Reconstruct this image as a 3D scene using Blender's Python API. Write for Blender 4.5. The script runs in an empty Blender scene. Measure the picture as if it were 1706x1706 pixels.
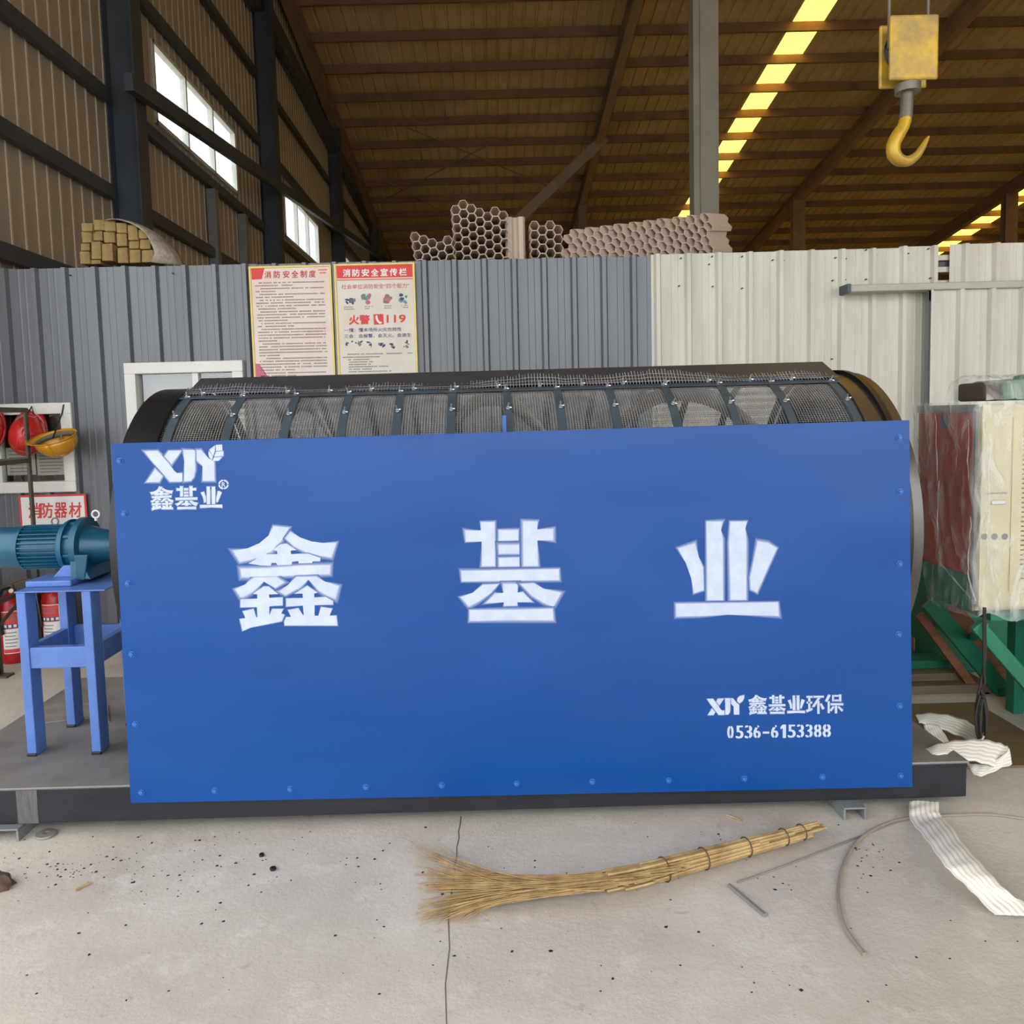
import bpy, bmesh, math, random
from mathutils import Vector, Matrix

random.seed(7)
scene = bpy.context.scene
col = scene.collection

# ------------------------------------------------------------------ camera
F = 1300.0
YAW, PITCH, ROLL = [math.radians(a) for a in (0.3, 4.5, 1.5)]
CAM = Vector((0, 0, 1.5))
FW = Vector((math.sin(YAW) * math.cos(PITCH), math.cos(YAW) * math.cos(PITCH), -math.sin(PITCH)))
_r0 = Vector((math.cos(YAW), -math.sin(YAW), 0))
_u0 = _r0.cross(FW)
RT = _r0 * math.cos(ROLL) - _u0 * math.sin(ROLL)
UP = _u0 * math.cos(ROLL) + _r0 * math.sin(ROLL)
CX, CY = 824.50, 797.10
cam = bpy.data.cameras.new('camera')
cam.sensor_width = 36.0
cam.sensor_fit = 'HORIZONTAL'
cam.lens = F / 1706 * 36.0
cam.shift_x = (853 - CX) / 1706
cam.shift_y = -(853 - CY) / 1706
cam.clip_start, cam.clip_end = 0.05, 400
cam_ob = bpy.data.objects.new('camera', cam)
col.objects.link(cam_ob)
cam_ob.matrix_world = Matrix(((RT.x, UP.x, -FW.x, CAM.x), (RT.y, UP.y, -FW.y, CAM.y), (RT.z, UP.z, -FW.z, CAM.z), (0, 0, 0, 1)))
scene.camera = cam_ob

# ------------------------------------------------------------------ sky, sun, exposure
world = bpy.data.worlds.new('sky')
scene.world = world
world.use_nodes = True
wn = world.node_tree
bg = wn.nodes['Background']
bg.inputs['Color'].default_value = (0.93, 0.95, 1.0, 1)
bg.inputs['Strength'].default_value = 2.2
sun = bpy.data.lights.new('sun_offscreen', 'SUN')
sun.energy = 7.0
sun.angle = math.radians(1.0)
sun.color = (1.0, 0.89, 0.70)
sun_ob = bpy.data.objects.new('sun_offscreen', sun)
col.objects.link(sun_ob)
sun_ob.rotation_euler = (math.radians(-48), 0, math.radians(-28))     # from beyond the hall, above the roof
vs = scene.view_settings
vs.view_transform = 'Standard'
vs.look = 'None'
vs.gamma = 1.0
vs.use_curve_mapping = False
vs.exposure = 0.62


# ------------------------------------------------------------------ pixel helpers (a pixel gives a direction; the plane gives the distance)
def ray(x, y):
    return FW + RT * ((x - CX) / F) - UP * ((y - CY) / F)


def PY(x, y, Y):
    d = ray(x, y)
    return CAM + d * (Y / d.y)


def PZ(x, y, z):
    d = ray(x, y)
    return CAM + d * ((z - CAM.z) / d.z)


def PX(x, y, X):
    d = ray(x, y)
    return CAM + d * (X / d.x)


# ------------------------------------------------------------------ materials
def s2l(c):
    return tuple(((v / 255) / 12.92 if v / 255 <= 0.04045 else ((v / 255 + 0.055) / 1.055) ** 2.4) for v in c)


MATS = {}


def mat(name, c, rough=0.5, metal=0.0, var=0.12, scale=6.0, stretch=(1, 1, 1), bump=0.0, bscale=60.0, c2=None, spec=0.5,
        lo=0.35, hi=0.7, coat=0.0, trans=0.0, alpha=1.0, rvar=0.0):
    """principled material with two noise layers: broad colour variation and fine relief"""
    if name in MATS:
        return MATS[name]
    m = bpy.data.materials.new(name)
    m.use_nodes = True
    nt = m.node_tree
    N = nt.nodes
    L = nt.links
    b = N['Principled BSDF']
    b.inputs['Roughness'].default_value = rough
    b.inputs['Metallic'].default_value = metal
    b.inputs['Specular IOR Level'].default_value = spec
    b.inputs['Coat Weight'].default_value = coat
    b.inputs['Alpha'].default_value = alpha
    b.inputs['Transmission Weight'].default_value = trans
    tc = N.new('ShaderNodeTexCoord')
    mp = N.new('ShaderNodeMapping')
    mp.inputs['Scale'].default_value = stretch
    L.new(tc.outputs['Object'], mp.inputs['Vector'])
    n1 = N.new('ShaderNodeTexNoise')
    n1.inputs['Scale'].default_value = scale
    n1.inputs['Detail'].default_value = 6
    n1.inputs['Roughness'].default_value = 0.6
    L.new(mp.outputs['Vector'], n1.inputs['Vector'])
    rp = N.new('ShaderNodeMapRange')
    rp.inputs['From Min'].default_value = lo
    rp.inputs['From Max'].default_value = hi
    L.new(n1.outputs['Fac'], rp.inputs['Value'])
    mx = N.new('ShaderNodeMix')
    mx.data_type = 'RGBA'
    if c2 is None:
        c2 = tuple(max(0, v * (1 - 2 * var)) for v in c)
    mx.inputs['A'].default_value = (*c, 1)
    mx.inputs['B'].default_value = (*c2, 1)
    L.new(rp.outputs['Result'], mx.inputs['Factor'])
    L.new(mx.outputs['Result'], b.inputs['Base Color'])
    if rvar:
        rr = N.new('ShaderNodeMapRange')
        rr.inputs['To Min'].default_value = rough
        rr.inputs['To Max'].default_value = rough + rvar
        L.new(n1.outputs['Fac'], rr.inputs['Value'])
        L.new(rr.outputs['Result'], b.inputs['Roughness'])
    if bump:
        n2 = N.new('ShaderNodeTexNoise')
        n2.inputs['Scale'].default_value = bscale
        n2.inputs['Detail'].default_value = 4
        L.new(mp.outputs['Vector'], n2.inputs['Vector'])
        bp = N.new('ShaderNodeBump')
        bp.inputs['Strength'].default_value = bump
        bp.inputs['Distance'].default_value = 0.02
        L.new(n2.outputs['Fac'], bp.inputs['Height'])
        L.new(bp.outputs['Normal'], b.inputs['Normal'])
    MATS[name] = m
    return m


def film_mat(name, tint, amount=0.35, bscale=9.0):
    """thin clear plastic film: mostly see-through, glossy creases"""
    m = bpy.data.materials.new(name)
    m.use_nodes = True
    nt = m.node_tree
    N, L = nt.nodes, nt.links
    b = N['Principled BSDF']
    b.inputs['Base Color'].default_value = (*tint, 1)
    b.inputs['Roughness'].default_value = 0.16
    b.inputs['Specular IOR Level'].default_value = 0.9
    tc = N.new('ShaderNodeTexCoord')
    mp = N.new('ShaderNodeMapping')
    mp.inputs['Scale'].default_value = (1, 1, 0.35)
    mp.inputs['Rotation'].default_value = (0.25, 0.3, 0)
    L.new(tc.outputs['Object'], mp.inputs['Vector'])
    n = N.new('ShaderNodeTexNoise')
    n.inputs['Scale'].default_value = bscale
    n.inputs['Detail'].default_value = 5
    n.inputs['Distortion'].default_value = 1.2
    L.new(mp.outputs['Vector'], n.inputs['Vector'])
    bp = N.new('ShaderNodeBump')
    bp.inputs['Strength'].default_value = 1.0
    bp.inputs['Distance'].default_value = 0.04
    L.new(n.outputs['Fac'], bp.inputs['Height'])
    L.new(bp.outputs['Normal'], b.inputs['Normal'])
    tr = N.new('ShaderNodeBsdfTransparent')
    ms = N.new('ShaderNodeMixShader')
    rp = N.new('ShaderNodeMapRange')
    rp.inputs['From Min'].default_value = 0.42
    rp.inputs['From Max'].default_value = 0.68
    rp.inputs['To Min'].default_value = amount * 0.45
    rp.inputs['To Max'].default_value = min(1, amount * 1.9)
    L.new(n.outputs['Fac'], rp.inputs['Value'])
    L.new(rp.outputs['Result'], ms.inputs['Fac'])
    L.new(tr.outputs[0], ms.inputs[1])
    L.new(b.outputs[0], ms.inputs[2])
    L.new(ms.outputs[0], N['Material Output'].inputs['Surface'])
    return m


def glass_mat(name, tint=(0.9, 0.95, 0.95), refl=0.25):
    m = bpy.data.materials.new(name)
    m.use_nodes = True
    N, L = m.node_tree.nodes, m.node_tree.links
    N.remove(N['Principled BSDF'])
    tr = N.new('ShaderNodeBsdfTransparent')
    tr.inputs['Color'].default_value = (*tint, 1)
    gl = N.new('ShaderNodeBsdfGlossy')
    gl.inputs['Roughness'].default_value = 0.04
    fr = N.new('ShaderNodeLayerWeight')
    fr.inputs['Blend'].default_value = 0.5
    pw = N.new('ShaderNodeMath')
    pw.operation = 'POWER'
    pw.inputs[1].default_value = 4.0
    L.new(fr.outputs['Facing'], pw.inputs[0])
    ad = N.new('ShaderNodeMath')
    ad.inputs[1].default_value = 0.04 + refl
    ad.use_clamp = True
    L.new(pw.outputs[0], ad.inputs[0])
    ms = N.new('ShaderNodeMixShader')
    L.new(ad.outputs[0], ms.inputs['Fac'])
    L.new(tr.outputs[0], ms.inputs[1])
    L.new(gl.outputs[0], ms.inputs[2])
    L.new(ms.outputs[0], N['Material Output'].inputs['Surface'])
    return m


def translucent_mat(name, c, mixf=0.7):
    m = bpy.data.materials.new(name)
    m.use_nodes = True
    N, L = m.node_tree.nodes, m.node_tree.links
    b = N['Principled BSDF']
    b.inputs['Base Color'].default_value = (*c, 1)
    b.inputs['Roughness'].default_value = 0.5
    t = N.new('ShaderNodeBsdfTranslucent')
    t.inputs['Color'].default_value = (*c, 1)
    ms = N.new('ShaderNodeMixShader')
    ms.inputs['Fac'].default_value = mixf
    L.new(b.outputs[0], ms.inputs[1])
    L.new(t.outputs[0], ms.inputs[2])
    L.new(ms.outputs[0], N['Material Output'].inputs['Surface'])
    return m


def floor_mat():
    m = bpy.data.materials.new('concrete')
    m.use_nodes = True
    N, L = m.node_tree.nodes, m.node_tree.links
    b = N['Principled BSDF']
    tc = N.new('ShaderNodeTexCoord')

    def noise(s, d=8, r=0.62, dist=0.0):
        n = N.new('ShaderNodeTexNoise')
        n.inputs['Scale'].default_value = s
        n.inputs['Detail'].default_value = d
        n.inputs['Roughness'].default_value = r
        n.inputs['Distortion'].default_value = dist
        L.new(tc.outputs['Object'], n.inputs['Vector'])
        return n

    def mixc(fac, a, bb):
        x = N.new('ShaderNodeMix')
        x.data_type = 'RGBA'
        if hasattr(a, 'links'):
            L.new(a, x.inputs['A'])
        else:
            x.inputs['A'].default_value = (*a, 1)
        x.inputs['B'].default_value = (*bb, 1)
        L.new(fac, x.inputs['Factor'])
        return x.outputs['Result']

    def rng(o, a, bb, t0=0.0, t1=1.0):
        r = N.new('ShaderNodeMapRange')
        r.inputs['From Min'].default_value = a
        r.inputs['From Max'].default_value = bb
        r.inputs['To Min'].default_value = t0
        r.inputs['To Max'].default_value = t1
        L.new(o, r.inputs['Value'])
        return r.outputs['Result']
    c = mixc(rng(noise(1.3, 6, 0.6, 0.5).outputs['Fac'], 0.35, 0.7), s2l((214, 206, 192)), s2l((188, 179, 165)))
    c = mixc(rng(noise(7, 8, 0.7).outputs['Fac'], 0.52, 0.72, 0, 0.55), c, s2l((228, 222, 210)))
    c = mixc(rng(noise(14, 8, 0.7, 1.0).outputs['Fac'], 0.6, 0.72, 0, 0.5), c, s2l((150, 141, 128)))
    c = mixc(rng(noise(70, 4, 0.6).outputs['Fac'], 0.69, 0.75, 0, 0.75), c, s2l((96, 90, 82)))
    L.new(c, b.inputs['Base Color'])
    b.inputs['Roughness'].default_value = 0.72
    bp = N.new('ShaderNodeBump')
    bp.inputs['Strength'].default_value = 0.35
    bp.inputs['Distance'].default_value = 0.01
    L.new(noise(45, 8, 0.7).outputs['Fac'], bp.inputs['Height'])
    L.new(bp.outputs['Normal'], b.inputs['Normal'])
    return m


def panel_mat(name='blue_panel_paint', cover=False):
    """blue spray paint on thin sheet: faint horizontal streaks, gentle buckling"""
    m = bpy.data.materials.new(name)
    m.use_nodes = True
    N, L = m.node_tree.nodes, m.node_tree.links
    b = N['Principled BSDF']
    tc = N.new('ShaderNodeTexCoord')
    mp = N.new('ShaderNodeMapping')
    mp.inputs['Scale'].default_value = (0.5, 1, 3.0)
    L.new(tc.outputs['Object'], mp.inputs['Vector'])
    n = N.new('ShaderNodeTexNoise')
    n.inputs['Scale'].default_value = 2.6
    n.inputs['Detail'].default_value = 5
    L.new(mp.outputs['Vector'], n.inputs['Vector'])
    mx = N.new('ShaderNodeMix')
    mx.data_type = 'RGBA'
    mx.inputs['A'].default_value = (*s2l((0, 62, 132)), 1)
    mx.inputs['B'].default_value = (*s2l((0, 74, 146)), 1)
    L.new(n.outputs['Fac'], mx.inputs['Factor'])
    L.new(mx.outputs['Result'], b.inputs['Base Color'])
    if cover:                                   # feathered white overspray on the same paint
        at = N.new('ShaderNodeAttribute')
        at.attribute_name = 'cover'
        m2 = N.new('ShaderNodeMix')
        m2.data_type = 'RGBA'
        m2.inputs['B'].default_value = (*s2l((204, 214, 230)), 1)
        L.new(mx.outputs['Result'], m2.inputs['A'])
        L.new(at.outputs['Fac'], m2.inputs['Factor'])
        L.new(m2.outputs['Result'], b.inputs['Base Color'])
    b.inputs['Roughness'].default_value = 0.34
    b.inputs['Specular IOR Level'].default_value = 0.42
    w = N.new('ShaderNodeTexNoise')
    w.inputs['Scale'].default_value = 1.6
    w.inputs['Detail'].default_value = 1
    L.new(tc.outputs['Object'], w.inputs['Vector'])
    bp = N.new('ShaderNodeBump')
    bp.inputs['Strength'].default_value = 0.5
    bp.inputs['Distance'].default_value = 0.05
    L.new(w.outputs['Fac'], bp.inputs['Height'])
    L.new(bp.outputs['Normal'], b.inputs['Normal'])
    return m


M_FLOOR = floor_mat()
M_PANEL = panel_mat()
M_GREYSHEET = mat('grey_sheet', s2l((112, 116, 120)), 0.34, 0.2, 0.1, 1.2, (3, 3, 0.4), 0.02, 12, c2=s2l((100, 103, 107)))
M_WHITESHEET = mat('cream_sheet', s2l((216, 214, 200)), 0.45, 0, 0.05, 2.5, (4, 4, 0.4), 0.04, 25, c2=s2l((196, 193, 176)))
M_TANWALL = mat('tan_cladding', s2l((180, 168, 150)), 0.6, 0, 0.08, 1.0, (1, 1, 0.3))
M_TANSEAM = mat('cladding_seam', s2l((206, 190, 164)), 0.5, 0, 0.08)
M_STEELDARK = mat('dark_blue_grey_steel', s2l((80, 88, 98)), 0.5, 0.1, 0.15, 3)
M_STEELGREY = mat('grey_steel_paint', s2l((134, 138, 140)), 0.5, 0.1, 0.1, 3)
M_PURLIN = mat('rusty_purlin', s2l((150, 120, 92)), 0.6, 0, 0.2, 2, c2=s2l((120, 94, 74)))
M_RAFTER = mat('rafter_paint', s2l((158, 136, 112)), 0.6, 0, 0.15, 2)
M_ROOF = mat('roof_sheet', s2l((218, 198, 146)), 0.5, 0.0, 0.12, 0.6, c2=s2l((186, 166, 116)))
M_SKYLIGHT = translucent_mat('fibreglass_skylight', s2l((255, 206, 84)))
M_WHITE = mat('white_frame', s2l((228, 228, 220)), 0.4, 0, 0.05, 5)
M_BLACKBASE = mat('black_base_paint', s2l((40, 43, 48)), 0.38, 0.1, 0.2, 5, (1, 1, 2), 0.08, 18)
M_DECK = mat('scuffed_deck_plate', s2l((146, 142, 136)), 0.42, 0.2, 0.2, 3, c2=s2l((110, 106, 102)), bump=0.08, bscale=14, rvar=0.2)
M_RING = mat('dark_drum_steel', s2l((116, 114, 110)), 0.3, 0.85, 0.15, 2, c2=s2l((84, 82, 80)), rvar=0.15)
M_FLIGHT = mat('worn_flight_steel', s2l((150, 148, 144)), 0.5, 0.2, 0.15, 4)
M_BLACK = mat('black_paint', s2l((26, 27, 30)), 0.35, 0, 0.1)
M_STRAP = mat('strap_steel', s2l((78, 92, 102)), 0.45, 0.2, 0.12, 5)
M_WIRE = mat('mesh_wire', s2l((172, 170, 166)), 0.45, 0.2, 0.2, 9)
M_HOOD = mat('hood_sheet', s2l((74, 76, 80)), 0.5, 0.2, 0.12, 3)
M_ZINC = mat('zinc_bolt', s2l((205, 208, 210)), 0.3, 0.8, 0.05)
M_BLUEBOLT = mat('blue_bolt', s2l((44, 104, 178)), 0.3, 0, 0.05)
M_LETTER = mat('white_stencil_paint', s2l((194, 204, 219)), 0.6, 0, 0.03, 20, c2=s2l((180, 191, 210)))
M_SPRAY = panel_mat('white_overspray', True)
M_STAND = mat('periwinkle_blue_paint', s2l((88, 124, 192)), 0.35, 0, 0.1, 8, bump=0.06, bscale=30)
M_BLUEBACK = mat('blue_back_panel', s2l((24, 82, 160)), 0.35, 0, 0.08, 4)
M_TEAL = mat('teal_motor_paint', s2l((24, 86, 114)), 0.32, 0.1, 0.1, 6)
M_TEALDK = M_TEAL
M_CONC = M_FLOOR


# ------------------------------------------------------------------ mesh builder and object helpers
class MB:
    def __init__(self):
        self.v, self.f = [], []

    def add(self, vs, fs):
        o = len(self.v)
        self.v += [Vector(p) for p in vs]
        self.f += [tuple(i + o for i in f) for f in fs]
        return self

    def box(self, c, s, rot=None):
        c = Vector(c)
        hx, hy, hz = s[0] / 2, s[1] / 2, s[2] / 2
        ps = [Vector((x, y, z)) for x in (-hx, hx) for y in (-hy, hy) for z in (-hz, hz)]
        if rot is not None:
            ps = [rot @ p for p in ps]
        return self.add([p + c for p in ps], [(0, 1, 3, 2), (4, 6, 7, 5), (0, 4, 5, 1), (2, 3, 7, 6), (0, 2, 6, 4), (1, 5, 7, 3)])

    def box2(self, a, b):
        return self.box([(a[i] + b[i]) / 2 for i in range(3)], [abs(a[i] - b[i]) for i in range(3)])

    def hexa(self, p8):
        return self.add(p8, [(0, 3, 2, 1), (4, 5, 6, 7), (0, 1, 5, 4), (1, 2, 6, 5), (2, 3, 7, 6), (3, 0, 4, 7)])

    def bar(self, p, q, w, h, up=(0, 0, 1)):
        """rectangular bar from p to q, w sideways, h along up"""
        p, q = Vector(p), Vector(q)
        d = (q - p).normalized()
        u = Vector(up)
        s = d.cross(u)
        if s.length < 1e-5:
            s = d.cross(Vector((0, 1, 0)))
        s.normalize()
        u = s.cross(d)
        a, b = s * w / 2, u * h / 2
        return self.hexa([p - a - b, p + a - b, p + a + b, p - a + b, q - a - b, q + a - b, q + a + b, q - a + b])

    def tube(self, pts, r, n=8, caps=True, rad=None, flat=1.0):
        pts = [Vector(p) for p in pts]
        vs, fs = [], []
        t0 = (pts[1] - pts[0]).normalized()
        s = t0.cross(Vector((0, 0, 1)))
        if s.length < 1e-3:
            s = t0.cross(Vector((0, 1, 0)))
        s.normalize()
        for i, p in enumerate(pts):
            t = (pts[min(i + 1, len(pts) - 1)] - pts[max(i - 1, 0)]).normalized()
            s = (s - t * s.dot(t)).normalized()
            b = t.cross(s)
            rr = rad[i] if rad else r
            for k in range(n):
                a = 2 * math.pi * k / n
                vs.append(p + s * math.cos(a) * rr + b * math.sin(a) * rr * flat)
        for i in range(len(pts) - 1):
            for k in range(n):
                a, b2 = i * n + k, i * n + (k + 1) % n
                fs.append((a, b2, b2 + n, a + n))
        if caps:
            fs.append(tuple(range(n - 1, -1, -1)))
            fs.append(tuple(range((len(pts) - 1) * n, len(pts) * n)))
        return self.add(vs, fs)

    def cyl(self, p, q, r, n=16, r2=None):
        return self.tube([p, q], r, n, True, [r, r if r2 is None else r2])

    def lathe(self, prof, c, axis='z', n=24, a0=0.0, a1=None):
        """prof: list of (radius, height along axis)"""
        c = Vector(c)
        full = a1 is None
        a1 = 2 * math.pi if full else a1
        m = n if full else n + 1
        vs, fs = [], []
        for k in range(m):
            a = a0 + (a1 - a0) * k / n
            for r, h in prof:
                x, y = r * math.cos(a), r * math.sin(a)
                vs.append(c + (Vector((x, y, h)) if axis == 'z' else Vector((h, x, y)) if axis == 'x' else Vector((x, h, y))))
        L = len(prof)
        for k in range(n):
            for i in range(L - 1):
                a, b = k * L + i, ((k + 1) % m) * L + i
                fs.append((a, b, b + 1, a + 1))
        return self.add(vs, fs)

    def sheet(self, grid, closed=False):
        """grid of points rows x cols"""
        R, Cc = len(grid), len(grid[0])
        vs = [p for row in grid for p in row]
        fs = [(i * Cc + j, i * Cc + j + 1, (i + 1) * Cc + j + 1, (i + 1) * Cc + j) for i in range(R - 1) for j in range(Cc - 1)]
        return self.add(vs, fs)

    def prism(self, poly, dvec):
        """closed polygon (3d points) thickened by dvec"""
        n = len(poly)
        d = Vector(dvec)
        vs = [Vector(p) for p in poly] + [Vector(p) + d for p in poly]
        fs = [tuple(range(n)), tuple(range(2 * n - 1, n - 1, -1))] + [(i, (i + 1) % n, (i + 1) % n + n, i + n) for i in range(n)]
        return self.add(vs, fs)

    def build(self, name, m, parent=None, smooth=False, bevel=0.0, solid=0.0, sub=0, origin=None, auto=35):
        me = bpy.data.meshes.new(name)
        if parent is not None:
            o0 = ORG[parent]
        elif origin is not None:
            o0 = Vector(origin)
        else:
            xs = [p.x for p in self.v]
            ys = [p.y for p in self.v]
            zs = [p.z for p in self.v]
            o0 = Vector(((min(xs) + max(xs)) / 2, (min(ys) + max(ys)) / 2, min(zs)))
        me.from_pydata([tuple(p - o0) for p in self.v], [], self.f)
        bm = bmesh.new()
        bm.from_mesh(me)
        bmesh.ops.recalc_face_normals(bm, faces=bm.faces)
        bm.to_mesh(me)
        bm.free()
        if smooth:
            me.shade_smooth()
            if auto:
                try:
                    me.set_sharp_from_angle(angle=math.radians(auto))
                except Exception:
                    pass
        me.materials.append(m)
        ob = bpy.data.objects.new(name, me)
        col.objects.link(ob)
        if parent is not None:
            ob.parent = parent
        else:
            ob.location = o0
        ORG[ob] = o0
        if sub:
            md = ob.modifiers.new('sub', 'SUBSURF')
            md.levels = md.render_levels = sub
        if solid:
            md = ob.modifiers.new('solid', 'SOLIDIFY')
            md.thickness = solid
            md.offset = 0
        if bevel:
            md = ob.modifiers.new('bevel', 'BEVEL')
            md.width = bevel
            md.segments = 2
            md.limit_method = 'ANGLE'
        return ob


ORG = {}


def tag(o, label=None, cat=None, group=None, kind=None):
    if label:
        o['label'] = label
    if cat:
        o['category'] = cat
    if group:
        o['group'] = group
    if kind:
        o['kind'] = kind
    return o


def thing(name, loc, label, cat, group=None, kind=None):
    o = bpy.data.objects.new(name, None)
    col.objects.link(o)
    o.location = loc
    o.empty_display_size = 0.1
    ORG[o] = Vector(loc)
    return tag(o, label, cat, group, kind)


def rep(mesh_ob, loc, parent=None, rot=None, name=None, scale=None):
    """another object sharing mesh data; loc is in world space"""
    c = mesh_ob.copy()
    if name:
        c.name = name
    col.objects.link(c)
    c.parent = parent
    c.location = Vector(loc) - (ORG[parent] if parent is not None else Vector((0, 0, 0)))
    if rot is not None:
        c.rotation_euler = rot
    if scale is not None:
        c.scale = scale
    ORG[c] = Vector(loc)
    return c


def text_geo(s, bold=0.0, spacing=1.0):
    """glyph outlines of Blender's own font as flat geometry, normalised to a unit box"""
    cu = bpy.data.curves.new('glyphs', 'FONT')
    cu.body = s
    cu.size = 1.0
    cu.offset = bold
    cu.space_character = spacing
    cu.resolution_u = 3
    ob = bpy.data.objects.new('glyphs', cu)
    col.objects.link(ob)
    dg = bpy.context.evaluated_depsgraph_get()
    ev = ob.evaluated_get(dg)
    me = ev.to_mesh()
    vs = [(v.co.x, v.co.y) for v in me.vertices]
    fs = [tuple(p.vertices) for p in me.polygons]
    ev.to_mesh_clear()
    bpy.data.objects.remove(ob)
    bpy.data.curves.remove(cu)
    if not vs:
        return [], []
    x0, x1 = min(v[0] for v in vs), max(v[0] for v in vs)
    y0, y1 = min(v[1] for v in vs), max(v[1] for v in vs)
    return [((x - x0) / (x1 - x0 or 1), (y - y0) / (y1 - y0 or 1)) for x, y in vs], fs


def text_px(s, quad, Y, bold=0.0, spacing=1.0):
    """text fitted into a pixel quad (tl, tr, br, bl) lying on the plane at depth Y"""
    vs, fs = text_geo(s, 0.0, spacing)
    tl, tr, br, bl = [PY(p[0], p[1], Y) for p in quad]
    mb = MB()
    k = bold * (tl - bl).length * 0.9
    offs = [(0, 0)] if k <= 0 else [(-k, -k), (k, -k), (-k, k), (k, k), (0, 0)]
    for i, (dx, dz) in enumerate(offs):       # heavier strokes: the glyph printed again, shifted a hair
        o = Vector((dx, -0.00005 * i, dz))
        mb.add([(bl * (1 - u) + br * u) * (1 - v) + (tl * (1 - u) + tr * u) * v + o for u, v in vs], fs)
    return mb


def rectquad(x0, y0, x1, y1, slope=-0.02):
    return [(x0, y0 - slope * 0), (x1, y0 + slope * (x1 - x0)), (x1, y1 + slope * (x1 - x0)), (x0, y1)]

# ================================================================== THE SETTING
XL, XR, YF, YN = -4.0, 25.0, 40.0, -3.2
H0, SL = 12.8, 0.15


def roofz(y):
    return H0 - SL * y


def roof_at(x, y, dz=0.0):
    d = ray(x, y)
    t = (H0 - 1.5 - dz) / (d.z + SL * d.y)
    return CAM + d * t


floor = tag(MB().box2((XL - 0.5, YN, -0.3), (XR + 0.5, YF + 0.5, 0)).build('floor', M_FLOOR, origin=(0, 0, 0)), 'dusty pale grey concrete workshop floor', 'floor', kind='structure')
M_YARD = mat('yard_concrete', s2l((176, 172, 164)), 0.8, 0, 0.1, 0.4)
tag(MB().box2((-70, -90, -0.5), (90, 130, -0.03)).build('ground', M_YARD, origin=(0, YN, 0)), 'open concrete yard outside the hall door', 'ground', kind='structure')

# ---- roof: ribbed sheets with fibreglass strips, purlins and rafters
STRIPS = [(6.98, 7.68), (18.3, 19.1)]
rb = MB()


def roof_profile(x0, x1):
    pts = []
    x = x0
    while x < x1 - 1e-6:
        for dx, dz in ((0, 0), (0.2, 0), (0.22, 0.035), (0.26, 0.035)):
            if x + dx < x1 - 1e-6:
                pts.append((x + dx, dz))
        x += 0.28
    pts.append((x1, 0))
    return pts


edges = [XL - 0.3] + [e for s in STRIPS for e in s] + [XR + 0.3]
for i in range(0, len(edges), 2):
    pr = roof_profile(edges[i], edges[i + 1])
    ys = [YN + (YF + 0.3 - YN) * k / 6 for k in range(7)]
    rb.sheet([[(x, y, roofz(y) + dz) for x, dz in pr] for y in ys])
ceiling = tag(rb.build('ceiling', M_ROOF, origin=(0, 20, roofz(20))), 'sloping roof of ribbed tan metal sheets', 'roof', kind='structure')
for a, b in STRIPS:
    MB().sheet([[(x, y, roofz(y) + dz) for x, dz in roof_profile(a, b)] for y in (YN, YF + 0.3)]).build('skylight_strip', M_SKYLIGHT, ceiling)
y = -2.2
while y < 39.6:
    z = roofz(y) - 0.11
    m = MB()
    m.bar((XL, y, z), (XR, y, z), 0.012, 0.2)
    m.bar((XL, y + 0.03, z + 0.094), (XR, y + 0.03, z + 0.094), 0.07, 0.012)
    m.bar((XL, y + 0.03, z - 0.094), (XR, y + 0.03, z - 0.094), 0.07, 0.012)
    m.build('purlin', M_PURLIN, ceiling)
    y += 1.19
for X in (-3.78, 3.2, 10.35, 17.2, 24.2):
    m = MB()
    for (ya, yb) in ((YN, 26.0), (26.0, YF)):
        za, zb = roofz(ya) - 0.22, roofz(yb) - 0.22
        ha = hb = 0.42
        m.hexa([(X - 0.006, ya, za - ha), (X + 0.006, ya, za - ha), (X + 0.006, ya, za), (X - 0.006, ya, za),
                (X - 0.006, yb, zb - hb), (X + 0.006, yb, zb - hb), (X + 0.006, yb, zb), (X - 0.006, yb, zb)])
        m.bar((X, ya, za), (X, yb, zb), 0.2, 0.014)
        m.bar((X, ya, za - ha), (X, yb, zb - hb), 0.2, 0.014)
    m.build('rafter', M_RAFTER, ceiling)
# thin wind-brace rods just under the purlins
for (a, b) in (((680, 213), (963, 331)), ((820, 238), (644, 331)), ((640, 300), (640 + 150, 380))):
    MB().cyl(roof_at(*a, 0.3), roof_at(*b, 0.3), 0.018, 6).build('brace_rod', M_RAFTER, ceiling)

# ---- left gable wall with windows, girts and columns
WZ0, WZ1 = 5.2, 6.2
WINS = [(3.6, 6.9), (9.9, 13.02), (16.0, 19.15), (22.2, 25.35)]
m = MB()


def wallpoly(y0, y1, z0, z1=None):
    za, zb = (roofz(y0), roofz(y1)) if z1 is None else (z1, z1)
    m.hexa([(XL, y0, z0), (XL - 0.06, y0, z0), (XL - 0.06, y1, z0), (XL, y1, z0), (XL, y0, za), (XL - 0.06, y0, za), (XL - 0.06, y1, zb), (XL, y1, zb)])


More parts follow.
